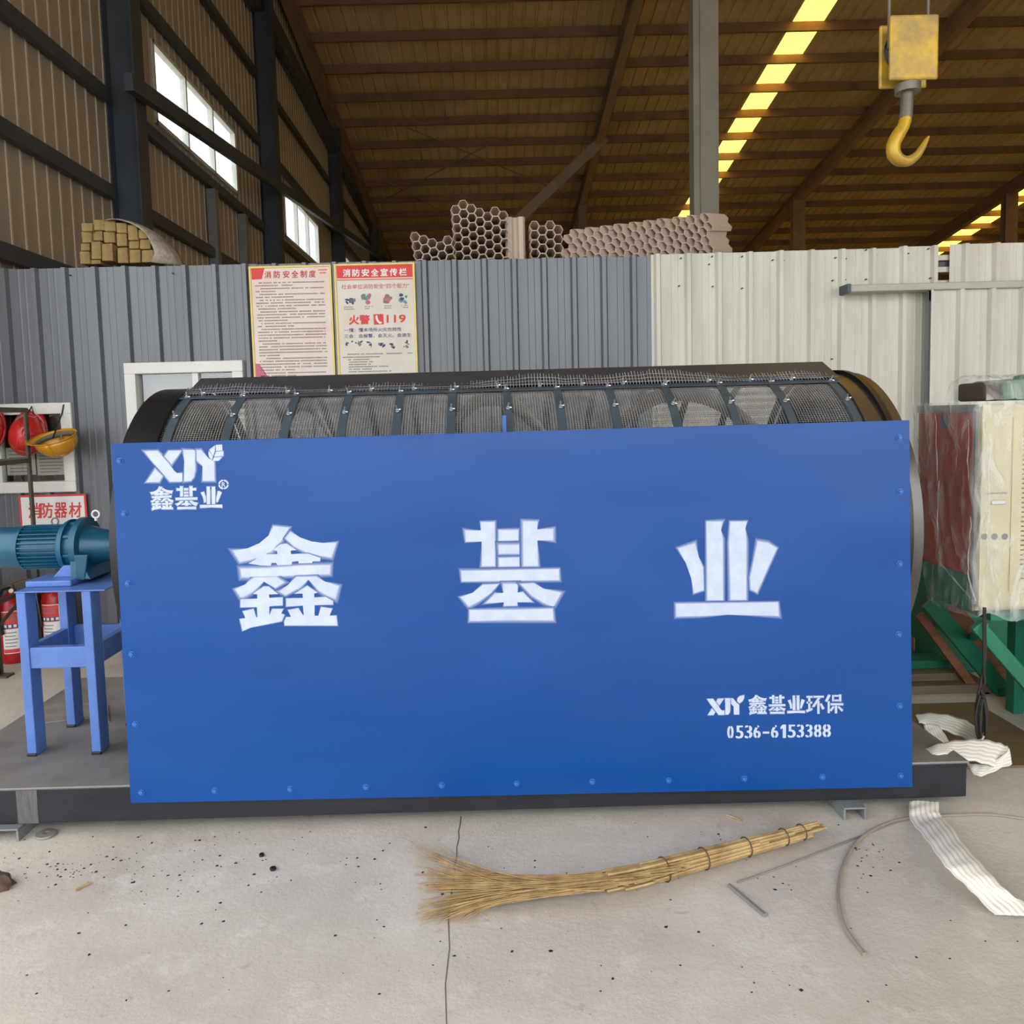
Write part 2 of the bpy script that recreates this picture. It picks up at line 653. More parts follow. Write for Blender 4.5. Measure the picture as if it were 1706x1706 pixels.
# an open side doorway near the camera lets daylight in from the left
wallpoly(YN, -2.6, 0)
wallpoly(-2.6, 3.4, 5.0)
yy = 3.4
for a, b in WINS[1:]:
    wallpoly(yy, a, 0)
    wallpoly(a, b, 0, WZ0)
    wallpoly(a, b, WZ1)
    yy = b
wallpoly(yy, YF, 0)
wall_left = tag(m.build('wall_left', M_TANWALL, origin=(XL, 10, 0)), 'tan metal gable wall with vertical seams behind partition', 'wall', kind='structure')
seam = MB()
y = 4.1
while y < 39.5:
    inw = [w for w in WINS[1:] if w[0] - 0.02 < y < w[1] + 0.02]
    for z0, z1 in (((0.1, WZ0 - 0.03), (WZ1 + 0.03, roofz(y) - 0.3)) if inw else ((0.1, roofz(y) - 0.3),)):
        seam.box2((XL, y, z0), (XL + 0.012, y + 0.022, z1))
    y += 0.205
tag(seam.build('seam', M_TANSEAM, wall_left), kind='stuff')
for z in (1.95, 2.95, 3.97, 4.97, 6.45, 7.6, 8.7):
    for (ya, yb) in ((3.5, 8.5), (9.0, 14.2), (14.75, 20.6), (21.15, 27.4), (27.95, 39.5)):
        if z > roofz(yb) - 0.7:
            continue
        g = MB()
        g.bar((XL + 0.10, ya, z), (XL + 0.10, yb, z), 0.012, 0.14)
        g.bar((XL + 0.07, ya, z + 0.065), (XL + 0.07, yb, z + 0.065), 0.07, 0.01)
        g.bar((XL + 0.07, ya, z - 0.065), (XL + 0.07, yb, z - 0.065), 0.07, 0.01)
        g.build('girt', M_STEELDARK, wall_left)
for y in (8.75, 14.48, 20.88, 27.7, 34.5):
    g = MB()
    top = roofz(y) - 0.62
    X = XL + 0.17
    g.box2((X - 0.15, y - 0.006, 0), (X + 0.15, y + 0.006, top))
    g.box2((X - 0.16, y - 0.13, 0), (X - 0.145, y + 0.13, top))
    g.box2((X + 0.145, y - 0.13, 0), (X + 0.16, y + 0.13, top))
    g.build('gable_column', M_STEELDARK, wall_left)
for y, z0, z1 in ((11.6, 0, 4.88), (13.0, 0, 4.88), (17.6, 0, 4.88)):     # short posts carrying the window sill
    MB().box2((XL + 0.02, y - 0.07, z0), (XL + 0.15, y + 0.07, z1)).build('window_post', M_STEELGREY, wall_left)
MB().bar((XL + 0.12, 14.0, 9.0), (XL + 0.12, 30.0, 8.1), 0.18, 0.4).build('eave_beam', M_STEELDARK, wall_left)
MB().bar(PX(214, 136, -3.58), PX(660, 446, -3.58), 0.09, 0.17).build('slant_brace', M_STEELDARK, wall_left)

M_GLASS = glass_mat('clear_glass', (0.94, 0.97, 0.97), 0.0)
M_GLASSD = glass_mat('office_glass', (0.95, 0.96, 0.95), 0.06)
for i, (a, b) in enumerate(WINS[1:]):
    f = MB()
    f.box2((XL - 0.05, a, WZ0), (XL + 0.03, b, WZ0 + 0.05))
    f.box2((XL - 0.05, a, WZ1 - 0.05), (XL + 0.03, b, WZ1))
    for k in range(4):
        yk = a + (b - a - 0.05) * k / 3
        f.box2((XL - 0.05, yk, WZ0), (XL + 0.03, yk + 0.05, WZ1))
    w = tag(f.build('window_%d' % (3 + i), M_WHITE), ['bright long gable window right of the first dark column', 'bright long gable window between second and third dark columns',
                                                      'small far gable window just above the posters'][i], 'window', kind='structure')
    for k in range(3):
        MB().box2((XL - 0.015, a + (b - a) * k / 3 + 0.02, WZ0 + 0.03), (XL - 0.010, a + (b - a) * (k + 1) / 3 - 0.0, WZ1 - 0.03)).build('pane', M_GLASS, w)

tag(MB().box2((XL, YF, 0), (XR, YF + 0.1, roofz(YF))).build('wall_far', M_TANWALL), 'distant tan end wall of the hall', 'wall', kind='structure')
m = MB()
m.hexa([(XR, YN, 0), (XR + 0.1, YN, 0), (XR + 0.1, YF, 0), (XR, YF, 0), (XR, YN, roofz(YN)), (XR + 0.1, YN, roofz(YN)), (XR + 0.1, YF, roofz(YF)), (XR, YF, roofz(YF))])
tag(m.build('wall_right', M_TANWALL), 'tan wall closing the hall on the far right', 'wall', kind='structure')


# ---- unseen front wall added behind the camera; its doorway shapes the daylight
DOX0, DOX1, DOZ = -3.8, 9.5, 6.2
m = MB()
m.box2((XL, YN - 0.1, 0), (DOX0, YN, roofz(YN)))
m.box2((DOX1, YN - 0.1, 0), (XR, YN, roofz(YN)))
m.box2((DOX0, YN - 0.1, DOZ), (DOX1, YN, roofz(YN)))
tag(m.build('wall_front_added', M_TANWALL), 'unseen tan front wall added with a wide doorway to shape daylight', 'wall', kind='structure')

# ---- free-standing hall columns
def hall_column(x0, x1, y, top, m_, label, d=0.26):
    c = thing('steel_column', ((x0 + x1) / 2, y, 0), label, 'column', None, None)
    xm = (x0 + x1) / 2
    MB().box2((x0, y - d / 2, 0), (x1, y - d / 2 + 0.014, top)).build('flange', m_, c)
    MB().box2((x0, y + d / 2 - 0.014, 0), (x1, y + d / 2, top)).build('flange', m_, c)
    MB().box2((xm - 0.006, y - d / 2, 0), (xm + 0.006, y + d / 2, top)).build('web', m_, c)
    MB().box2((x0 - 0.06, y - d / 2 - 0.06, 0), (x1 + 0.06, y + d / 2 + 0.06, 0.02)).build('base_plate', m_, c)
    return c


M_PALECOL = mat('pale_column_paint', s2l((178, 180, 168)), 0.55, 0, 0.1, 2)
c = thing('steel_column', (3.25, 11.5, 0), 'tall light grey box column rising beyond the honeycomb blocks', 'column')
MB().box2((3.11, 11.42, 0), (3.37, 11.70, roofz(11.5) - 0.62)).build('shaft', M_PALECOL, c)
MB().box2((3.02, 11.45, 0), (3.11, 11.70, roofz(11.5) - 0.62)).build('side_channel', M_PALECOL, c)
hall_column(3.07, 3.33, 26.0, roofz(26) - 0.64, M_RAFTER, 'distant brown column under rafter behind the slanting strut')
hall_column(10.05, 10.45, 26.0, roofz(26) - 0.64, M_RAFTER, 'distant brown column right of the light grey box column')
hall_column(16.85, 17.25, 25.8, roofz(26) - 0.64, M_RAFTER, 'distant brown column beside bright roof strip at hall edge')

M_STRUT = mat('dusty_strut', s2l((168, 152, 128)), 0.6, 0, 0.1, 2)
st = thing('steel_strut', (-0.5, 22, 0), 'light grey steel strut slanting up to roof behind honeycomb blocks', 'strut')
p0, p1 = PY(868, 362, 22.0), PY(1025, 213, 22.0)
d = (p1 - p0)
t_low = -0.75
t_high = (roofz(22.0) - 0.45 - p0.z) / d.z
MB().bar(p0 + d * t_low, p0 + d * t_high, 0.12, 0.26, up=(1, 0, 0.8)).build('beam', M_STRUT, st)
q0 = p0 + d * t_low
MB().box2((q0.x - 0.12, q0.y - 0.12, 0), (q0.x + 0.12, q0.y + 0.12, q0.z + 0.1)).build('post', M_STRUT, st)

# ---- partition wall: grey and cream ribbed sheets
WY = 5.40


def corr(mb, x0, x1, z0, z1, Y, pitch, phase, h=0.03):
    prof = []
    k0 = int(math.floor((x0 - phase) / pitch)) - 1
    k1 = int(math.ceil((x1 - phase) / pitch)) + 1
    raw = []
    for k in range(k0, k1 + 1):
        p = phase + k * pitch
        q = pitch
        raw += [(p - 0.026, 0), (p - 0.013, h), (p + 0.013, h), (p + 0.026, 0),
                (p + q * 0.38, 0), (p + q * 0.40, 0.0022), (p + q * 0.44, 0.0022), (p + q * 0.46, 0),
                (p + q * 0.60, 0), (p + q * 0.62, 0.0022), (p + q * 0.66, 0.0022), (p + q * 0.68, 0)]

    def at(x):
        for (a, ha), (b, hb) in zip(raw, raw[1:]):
            if a <= x <= b:
                return ha + (hb - ha) * (x - a) / max(b - a, 1e-6)
        return 0
    prof = [(x0, at(x0))] + [r for r in raw if x0 + 1e-4 < r[0] < x1 - 1e-4] + [(x1, at(x1))]
    mb.sheet([[(x, Y - hh, z0) for x, hh in prof], [(x, Y - hh, z1) for x, hh in prof]])


W1 = (-3.86, -2.845, 1.065, 1.675)      # window openings  x0 x1 z0 z1
W2 = (-2.47, -1.665, 1.0, 1.93)
frame = MB()
for z in (0.06, 2.45):
    frame.box2((XL, WY + 0.03, z - 0.03), (6.5, WY + 0.07, z + 0.03))
for x in (-3.93, -2.78, -2.54, -1.6, -0.4, 0.9, 2.3, 3.6, 5.0):
    frame.box2((x - 0.02, WY + 0.03, 0), (x + 0.02, WY + 0.07, 2.47))
wall_back = tag(frame.build('wall_back', M_STEELDARK, origin=(0, WY, 0)), 'partition of grey and cream ribbed metal sheets', 'wall', kind='structure')
xs = [XL, -3.18, -2.36, -1.55, -0.74, 0.07, 0.88, 1.128]
for i in range(len(xs) - 1):
    a, b = xs[i], xs[i + 1]
    cuts = sorted(set([a, b] + [e for w in (W1, W2) for e in w[:2] if a < e < b]))
    m = MB()
    for c0, c1 in zip(cuts, cuts[1:]):
        hit = [w for w in (W1, W2) if w[0] <= c0 + 1e-6 and c1 <= w[1] + 1e-6]
        top = 2.585 - 0.004 * i
        if hit:
            corr(m, c0, c1, 0, hit[0][2], WY, 0.2028, -2.846)
            corr(m, c0, c1, hit[0][3], top, WY, 0.2028, -2.846)
        else:
            corr(m, c0, c1, 0, top, WY, 0.2028, -2.846)
    m.build('grey_sheet', M_GREYSHEET, wall_back)
for a, b, z0, z1 in ((1.128, 1.97, 0, 2.572), (1.97, 2.82, 0, 2.575), (2.82, 3.09, 0, 2.583), (3.165, 4.02, 2.26, 2.59), (4.02, 4.9, 2.26, 2.59), (3.165, 4.9, 0, 2.26), (4.9, 6.5, 0, 2.59)):
    m = MB()
    corr(m, a, b, z0, z1, WY - (0.004 if z0 else 0), 0.21, 1.17)
    m.build('cream_sheet', M_WHITESHEET, wall_back)
sc = MB()
for (x, y) in ((1187, 427), (1182, 440), (1237, 427), (1135, 430), (1132, 476), (1188, 477), (1237, 480), (1288, 433), (1306, 434), (1393, 429), (1410, 431), (1444, 416), (1460, 425), (1514, 422),
               (1388, 467), (1409, 466), (1444, 465), (1387, 598), (1548, 414), (1551, 463), (15, 609), (64, 611), (113, 608), (409, 519), (152, 448), (115, 458), (204, 456), (287, 455), (355, 455), (1003, 441)):
    p = PY(x, y, WY - 0.02)
    sc.cyl(p, p + Vector((0, 0.02, 0)), 0.005, 8)
tag(sc.build('screw', M_BLACK, wall_back), kind='stuff')
# gap filler strip seen between two upper cream sheets
for k, z in enumerate((2.32, 2.41, 2.49)):
    MB().box2((3.06, WY + 0.02, z), (3.2, WY + 0.04, z + 0.035)).build('gap_slat', M_WHITESHEET, wall_back)

# sliding door leaf and its rail
door = thing('door_1', (3.75, WY - 0.1, 0), 'sliding door leaf of cream ribbed metal hung below rail', 'door', kind='structure')
m = MB()
corr(m, 2.965, 4.7, 0.03, 2.27, WY - 0.115, 0.21, 3.175)
m.build('door_sheet', M_WHITESHEET, door, solid=0.004)
MB().box2((2.97, WY - 0.11, 0.03), (3.0, WY - 0.07, 2.27)).build('door_stile', M_STEELGREY, door)
MB().box2((2.97, WY - 0.11, 2.2), (4.7, WY - 0.07, 2.27)).build('door_head', M_STEELGREY, door)
tr = MB().box2((2.405, WY - 0.15, 2.268), (4.9, WY - 0.022, 2.315)).build('trim_1', mat('pale_rail', s2l((186, 184, 172)), 0.5, 0.1, 0.1, 3), bevel=0.006)
tag(tr, 'long grey steel rail above the cream sliding door', 'rail', kind='structure')
MB().box2((2.40, WY - 0.155, 2.262), (2.425, WY - 0.03, 2.32)).build('end_cap', M_STEELDARK, tr)

# ---- office behind the partition
M_ROOM = mat('office_wall', s2l((150, 148, 142)), 0.7, 0, 0.06)
tag(MB().box2((XL, 7.4, 0), (3.0, 7.45, 2.5)).build('wall_office', M_ROOM), 'pale inner wall of the office behind partition', 'wall', kind='structure')
tag(MB().box2((XL, WY + 0.08, 2.48), (3.0, 7.45, 2.52)).build('ceiling_office', M_ROOM), 'flat office roof carrying the stored blocks', 'ceiling', kind='structure')


def window(name, w, mull, label, glass):
    x0, x1, z0, z1 = w
    fw, pr = 0.075, 0.05
    t = thing(name, ((x0 + x1) / 2, WY, z0), label, 'window', kind='structure')
    for a, b in (((x0, z0), (x1, z0 + fw)), ((x0, z1 - fw), (x1, z1)), ((x0, z0 + fw), (x0 + fw, z1 - fw)), ((x1 - fw, z0 + fw), (x1, z1 - fw))):
        MB().box2((a[0], WY - pr, a[1]), (b[0], WY + 0.05, b[1])).build('frame_bar', M_WHITE, t, bevel=0.004)
    xsn = [x0 + fw] + mull + [x1 - fw]
    for mx_ in mull:
        MB().box2((mx_ - 0.02, WY - 0.02, z0 + fw), (mx_ + 0.02, WY + 0.03, z1 - fw)).build('mullion', M_WHITE, t)
    for a, b in zip(xsn, xsn[1:]):
        MB().box2((a, WY + 0.008, z0 + fw), (b, WY + 0.012, z1 - fw)).build('pane', glass, t)
    return t


window('window_1', W1, [-3.38], 'white framed office window behind the hanging helmets', M_GLASSD)
window('window_2', W2, [-2.0], 'white framed office window left of the notice posters', M_GLASSD)
# notices taped inside the office window and a dark curtain
M_PAPER = mat('paper', s2l((205, 200, 190)), 0.8, 0, 0.03)
M_PRINT = mat('grey_print', s2l((120, 118, 116)), 0.8, 0, 0.03)
M_CURTAIN = mat('dark_curtain', s2l((70, 72, 80)), 0.9, 0, 0.15)


def notice(x0, y0, x1, y1, label):
    Y = WY + 0.025
    a, b = PY(x0, y1, Y), PY(x1, y0, Y)
    p = tag(MB().box2((a.x, Y, a.z), (b.x, Y + 0.002, b.z)).build('paper_notice', M_PAPER), label, 'notice')
    pr = MB()
    n = 7
    for k in range(n):
        z = b.z - (b.z - a.z) * (k + 1) / (n + 1)
        pr.box2((a.x + 0.02, Y - 0.001, z - 0.003), (b.x - 0.02 - random.random() * 0.05, Y, z + 0.003))
    tag(pr.build('print_line', M_PRINT, p), kind='stuff')


notice(13, 745, 57, 792, 'paper notice behind window glass below the red helmet')
notice(63, 748, 110, 792, 'paper notice behind window glass below the yellow helmet')
for x0, x1, l in ((-3.06, -2.9, 'dark cloth hanging inside window behind yellow helmet'), (-3.3, -3.14, 'dark cloth hanging inside window behind red helmet')):
    g = [[(x0 + (x1 - x0) * u / 8, WY + 0.07 + 0.012 * math.sin(u * 2.1), 1.12 + 0.55 * v / 3) for u in range(9)] for v in range(4)]
    tag(MB().sheet(g).build('window_cloth', M_CURTAIN, smooth=True, solid=0.003), l, 'cloth')
g = [[(-2.40 + 0.67 * u / 12, WY + 0.09 + 0.012 * math.sin(u * 1.7), 1.02 + 0.9 * v / 3) for u in range(13)] for v in range(4)]  # grey sheet added behind the glass so the panes look darker
tag(MB().sheet(g).build('window_cloth', mat('pane_darkening_sheet', s2l((128, 128, 118)), 0.8, 0, 0.1, 3), smooth=True, solid=0.003), 'grey sheet added inside the window beside the posters to darken its panes', 'added sheet')

# ================================================================== THE TROMMEL SCREEN
BY0, BY1, BZ0, BZ1 = 2.785, 4.03, 0.048, 0.187       # base frame
PYF = 2.762                                          # front face of the blue side panel
DX0, DX1, DY, DZ, DR = -1.372, 1.556, 3.40, 1.03, 0.62
tro = thing('trommel_screen', (0.1, 3.4, 0.048), 'large drum screening machine with blue front panel of white Chinese lettering', 'machine')
m = MB()
m.box2((-2.17, BY0, BZ0), (1.735, BY0 + 0.06, BZ1 - 0.008))
m.box2((-2.17, BY1 - 0.06, BZ0), (1.735, BY1, BZ1 - 0.008))
m.box2((-2.17, BY0 + 0.06, BZ0), (-2.11, BY1 - 0.06, BZ1 - 0.008))
m.box2((1.675, BY0 + 0.06, BZ0), (1.735, BY1 - 0.06, BZ1 - 0.008))
m.build('base_frame', M_BLACKBASE, tro, bevel=0.004)
MB().box2((-2.185, BY0 - 0.004, BZ1 - 0.008), (1.74, BY1 + 0.004, BZ1)).build('deck_plate', M_DECK, tro, bevel=0.002)
MB().box2((PY(28, 1340, BY0).x, BY0 - 0.0015, BZ0 + 0.002), (PY(63, 1340, BY0).x, BY0, BZ1 - 0.01)).build('worn_patch', mat('worn_grey_patch', s2l((104, 102, 100)), 0.6, 0.1, 0.25, 10, (14, 1, 1)), tro)

# blue side panel
pc = [PY(*p, PYF) for p in ((185, 739), (1515, 700), (1520, 1311), (218, 1338))]
pan = MB().prism(pc, (0, 0.004, 0)).build('side_panel', M_PANEL, tro)
pan['label'] = 'glossy blue front panel with stencilled white writing'
bolts = [(200, 768), (208, 856), (214, 972), (220, 1090), (226, 1206), (236, 1320), (358, 1317), (484, 1314), (610, 1311), (736, 1308), (861, 1305), (987, 1302), (1114, 1300), (1240, 1297),
         (1370, 1294), (1500, 1292), (1498, 729), (1499.5, 819), (1498.6, 939), (1497, 1057), (1498.5, 1176)]
b0 = None
for x, y in bolts:
    p = PY(x, y, PYF)
    if b0 is None:
        mb = MB()
        mb.lathe([(0.0, -0.011), (0.006, -0.011), (0.0085, -0.009), (0.0085, -0.002), (0.013, -0.002), (0.013, 0.0)], p, 'y', 6)
        b0 = mb.build('bolt', M_BLUEBOLT, pan)
        b0org = p
    else:
        c = b0.copy()
        col.objects.link(c)
        c.location = p - b0org
        c.rotation_euler = (0, 0, 0)

# ---- stencilled writing on the panel (outlines read from the photograph, lying on the panel)
XIN = [
    [(665, 130), (865, 150), (770, 310), (640, 450), (460, 540), (230, 590), (150, 450), (330, 415), (480, 350), (600, 250)],
    [(885, 205), (1010, 275), (1150, 325), (1300, 345), (1475, 345), (1410, 530), (1250, 505), (1080, 460), (930, 385), (820, 285)],
    [(750, 365), (830, 355), (960, 435), (885, 445), (890, 490), (1110, 485), (1270, 540), (1260, 580), (1170, 585), (1160, 605), (990, 610), (985, 580), (905, 590), (900, 625), (715, 635),
     (700, 605), (640, 605), (630, 640), (490, 635), (350, 610), (540, 490), (715, 490), (710, 450), (655, 435)],
    [(240, 680), (600, 672), (850, 655), (1000, 640), (1395, 635), (1390, 745), (1000, 760), (700, 775), (255, 785)],
    [(420, 795), (700, 785), (800, 855), (690, 925), (540, 845), (400, 970), (270, 1040), (240, 1040), (170, 945), (300, 880)],
    [(540, 910), (600, 910), (725, 1005), (605, 1010), (610, 1055), (780, 1050), (780, 1150), (610, 1165), (610, 1280), (650, 1200), (790, 1200), (765, 1255), (805, 1275), (770, 1355),
     (550, 1400), (370, 1440), (265, 1480), (230, 1330), (300, 1315), (270, 1230), (405, 1200), (445, 1310), (455, 1300), (450, 1175), (240, 1175), (240, 1075), (455, 1065), (455, 1010), (400, 1000)],
    [(960, 785), (1220, 785), (1330, 845), (1505, 905), (1460, 1060), (1350, 1020), (1250, 960), (1115, 820), (1000, 920), (820, 1020), (745, 970), (850, 890)],
    [(1100, 900), (1230, 985), (1190, 1000), (1190, 1050), (1340, 1045), (1430, 1095), (1430, 1140), (1195, 1150), (1195, 1285), (1245, 1285), (1280, 1175), (1420, 1195), (1390, 1285),
     (1475, 1285), (1490, 1410), (810, 1410), (805, 1360), (830, 1305), (890, 1300), (855, 1215), (985, 1190), (1050, 1285), (1055, 1270), (1045, 1155), (830, 1165), (830, 1065), (1045, 1055),
     (1040, 1000), (940, 1000)]]
JI = [
    [(475, 155), (650, 155), (655, 720), (490, 720), (485, 405), (280, 405), (275, 265), (475, 260)],
    [(705, 258), (955, 258), (955, 385), (708, 395)], [(708, 452), (965, 450), (965, 558), (710, 562)], [(708, 620), (965, 612), (968, 720), (712, 725)],
    [(1020, 145), (1205, 145), (1203, 248), (1405, 245), (1405, 385), (1203, 390), (1208, 718), (1025, 718)],
    [(225, 788), (1480, 762), (1485, 900), (600, 912), (230, 920)],
    [(500, 965), (700, 955), (600, 1070), (440, 1180), (320, 1240), (215, 1125), (370, 1065)],
    [(765, 955), (945, 955), (950, 1065), (1015, 1062), (1140, 1185), (945, 1190), (940, 1232), (775, 1235), (770, 1190), (540, 1198), (660, 1080), (765, 1068)],
    [(990, 955), (1160, 945), (1290, 1015), (1505, 1070), (1410, 1245), (1280, 1190), (1130, 1100)],
    [(330, 1292), (850, 1290), (1400, 1275), (1408, 1420), (870, 1415), (330, 1430)]]
YE = [
    [(235, 495), (445, 432), (500, 610), (550, 740), (560, 1030), (435, 1070), (400, 880), (330, 680)],
    [(600, 150), (800, 150), (785, 260), (805, 380), (810, 1160), (610, 1160)],
    [(905, 150), (1118, 145), (1100, 235), (1110, 400), (1108, 1155), (912, 1155), (890, 420)],
    [(1262, 405), (1390, 425), (1505, 490), (1400, 720), (1250, 1060), (1170, 1020), (1165, 870), (1210, 650)],
    [(205, 1212), (1520, 1192), (1528, 1362), (870, 1350), (500, 1365), (210, 1370)]]
LOGO = [
    [(470, 170), (640, 165), (780, 320), (850, 415), (890, 450), (960, 455), (960, 560), (800, 560), (690, 440), (560, 290)],
    [(735, 235), (780, 165), (950, 160), (820, 335)], [(610, 400), (705, 490), (660, 565), (495, 568)],
    [(975, 155), (1125, 155), (1125, 420), (1110, 500), (1070, 550), (985, 555), (985, 300)],
    [(1145, 155), (1200, 155), (1300, 260), (1370, 310), (1375, 550), (1225, 550), (1220, 360), (1150, 290)]]
LEAF = [
    [(1310, 150), (1380, 95), (1378, 165), (1360, 225), (1342, 210), (1320, 170)], [(1303, 165), (1335, 212), (1355, 235), (1342, 285), (1308, 240), (1298, 200)],
    [(1390, 90), (1472, 84), (1478, 160), (1395, 168)], [(1392, 178), (1490, 168), (1490, 230), (1372, 240)], [(1370, 250), (1475, 241), (1432, 288), (1360, 298), (1352, 290)]]
HUAN = [[(1180, 180), (1240, 180), (1240, 198), (1180, 198)], [(1182, 238), (1236, 238), (1236, 256), (1182, 256)], [(1198, 202), (1218, 202), (1218, 322), (1198, 328)],
        [(1175, 322), (1240, 302), (1240, 322), (1182, 345)], [(1250, 178), (1355, 178), (1355, 196), (1250, 196)], [(1290, 232), (1312, 232), (1312, 360), (1290, 360)],
        [(1294, 200), (1320, 200), (1260, 292), (1236, 288)], [(1316, 262), (1332, 254), (1362, 306), (1340, 318)]]
BAO = [[(1400, 165), (1425, 172), (1392, 240), (1368, 232)], [(1395, 240), (1415, 230), (1415, 352), (1395, 352)], [(1440, 170), (1458, 170), (1458, 235), (1440, 235)],
       [(1511, 166), (1532, 166), (1532, 235), (1511, 235)], [(1462, 170), (1508, 170), (1508, 186), (1462, 186)], [(1462, 217), (1508, 217), (1508, 233), (1462, 233)],
       [(1425, 254), (1552, 254), (1552, 274), (1425, 274)], [(1468, 278), (1490, 278), (1490, 355), (1468, 355)], [(1448, 282), (1464, 292), (1432, 336), (1416, 324)],
       [(1494, 292), (1510, 282), (1552, 322), (1538, 338)]]


def tmap(polys, ox, oy, s):
    return [[(ox + x / s, oy + y / s) for x, y in p] for p in polys]


def fitbox(polys, bx):
    xs_ = [x for p in polys for x, _ in p]
    ys_ = [y for p in polys for _, y in p]
    a, b, c_, d_ = min(xs_), max(xs_), min(ys_), max(ys_)
    return [[(bx[0] + (x - a) / (b - a) * (bx[2] - bx[0]), bx[1] + (y - c_) / (d_ - c_) * (bx[3] - bx[1])) for x, y in p] for p in polys]


LAY = [0]


def letter(name, polys, parent, halo=4.0, cover=0.55):
    """painted strokes plus a feathered rim of overspray"""
    ob = MB()
    for p in polys:
        ob.add([PY(x, y, PYF - 0.0012) for x, y in p], [tuple(range(len(p)))])
    o = ob.build(name, M_LETTER, parent)
    if halo:
        me = bpy.data.meshes.new('overspray')
        vs_, fs_, cv = [], [], []
        for p in polys:
            LAY[0] += 1
            Y = PYF - 0.0003 - 0.00002 * (LAY[0] % 30)
            n = len(p)
            area = sum(p[i][0] * p[(i + 1) % n][1] - p[(i + 1) % n][0] * p[i][1] for i in range(n))
            sg = 1 if area > 0 else -1
            base = len(vs_)
            for i in range(n):
                a, b, c_ = p[i - 1], p[i], p[(i + 1) % n]
                e1 = Vector((b[0] - a[0], b[1] - a[1])).normalized()
                e2 = Vector((c_[0] - b[0], c_[1] - b[1])).normalized()
                n1, n2 = Vector((e1.y, -e1.x)) * sg, Vector((e2.y, -e2.x)) * sg
                nn = n1 + n2
                if nn.length < 0.2:
                    nn = n1.copy()
                nn.normalize()
                nn = nn / max(0.6, nn.dot(n1))
                hw = halo * (0.6 + 0.8 * random.random())
                if (e1.x * e2.y - e1.y * e2.x) * sg < -0.05:      # inner corner: almost no room for overspray
                    hw = 0.25
                elif n > 12:
                    hw = min(hw, 2.0)
                for off, cc in ((-0.3, cover), (hw * 0.4, cover * 0.42), (hw, 0.0)):
                    q = PY(b[0] + nn.x * off, b[1] + nn.y * off, Y)
                    vs_.append(tuple(q - ORG[parent]))
                    cv.append(cc)
            for i in range(n):
                j = (i + 1) % n
                for k in range(2):
                    fs_.append((base + i * 3 + k, base + j * 3 + k, base + j * 3 + k + 1, base + i * 3 + k + 1))
        me.from_pydata(vs_, [], fs_)
        at = me.attributes.new('cover', 'FLOAT', 'POINT')
        at.data.foreach_set('value', cv)
        me.materials.append(M_SPRAY)
        h = bpy.data.objects.new(name + '_overspray', me)
        col.objects.link(h)
        h.parent = parent
        ORG[h] = ORG[parent]
    return o


letter('lettering', tmap(XIN, 370, 860, 7.755), pan, 6, 0.7)
letter('lettering', tmap(JI, 740, 850, 7.755), pan, 5, 0.7)
letter('lettering', tmap(YE, 1100, 850, 7.755), pan, 5, 0.7)
letter('emblem', tmap(LOGO, 180, 730, 7.755), pan, 4, 0.6)
letter('emblem_leaf', tmap(LEAF, 180, 730, 7.755), pan, 1.5, 0.5)
for P_, bx in ((XIN, (545, 625, 845, 935)), (JI, (870, 620, 1160, 920)), (YE, (1190, 625, 1475, 900))):
    letter('lettering', tmap(fitbox(P_, bx), 180, 730, 7.755), pan, 1.5, 0.5)
for P_, bx in ((XIN, (588, 170, 778, 372)), (JI, (795, 170, 968, 362)), (YE, (985, 175, 1165, 355))):
    letter('lettering', tmap(fitbox(P_, bx), 1150, 1130, 6.093), pan, 1.0, 0.5)
letter('lettering', tmap(HUAN, 1150, 1130, 6.093), pan, 1.0, 0.5)
letter('lettering', tmap(BAO, 1150, 1130, 6.093), pan, 1.0, 0.5)
letter('emblem', tmap(fitbox(LOGO, (168, 203, 497, 375)), 1150, 1130, 6.093), pan, 1.2, 0.5)
letter('emblem_leaf', tmap([[(476, 235), (478, 205), (500, 182), (548, 168), (546, 205), (530, 235), (500, 255)]], 1150, 1130, 6.093), pan, 1.0, 0.5)
# registered mark: broken ring with R
ring = []
for k in range(4):
    a0, a1 = k * math.pi / 2 + 0.1, (k + 1) * math.pi / 2 - 0.1
    outer = [(1492 + 66 * math.cos(a0 + (a1 - a0) * i / 6), 598 + 62 * math.sin(a0 + (a1 - a0) * i / 6)) for i in range(7)]
    inner = [(1492 + 46 * math.cos(a0 + (a1 - a0) * i / 6), 598 + 43 * math.sin(a0 + (a1 - a0) * i / 6)) for i in range(6, -1, -1)]
    ring.append(outer + inner)
letter('registered_ring', tmap(ring, 180, 730, 7.755), pan, 1.0, 0.4)
text_px('R', [(180 + x / 7.755, 730 + y / 7.755) for x, y in ((1470, 572), (1516, 572), (1516, 628), (1470, 628))], PYF - 0.0012, 0.03).build('registered_letter', M_LETTER, pan)
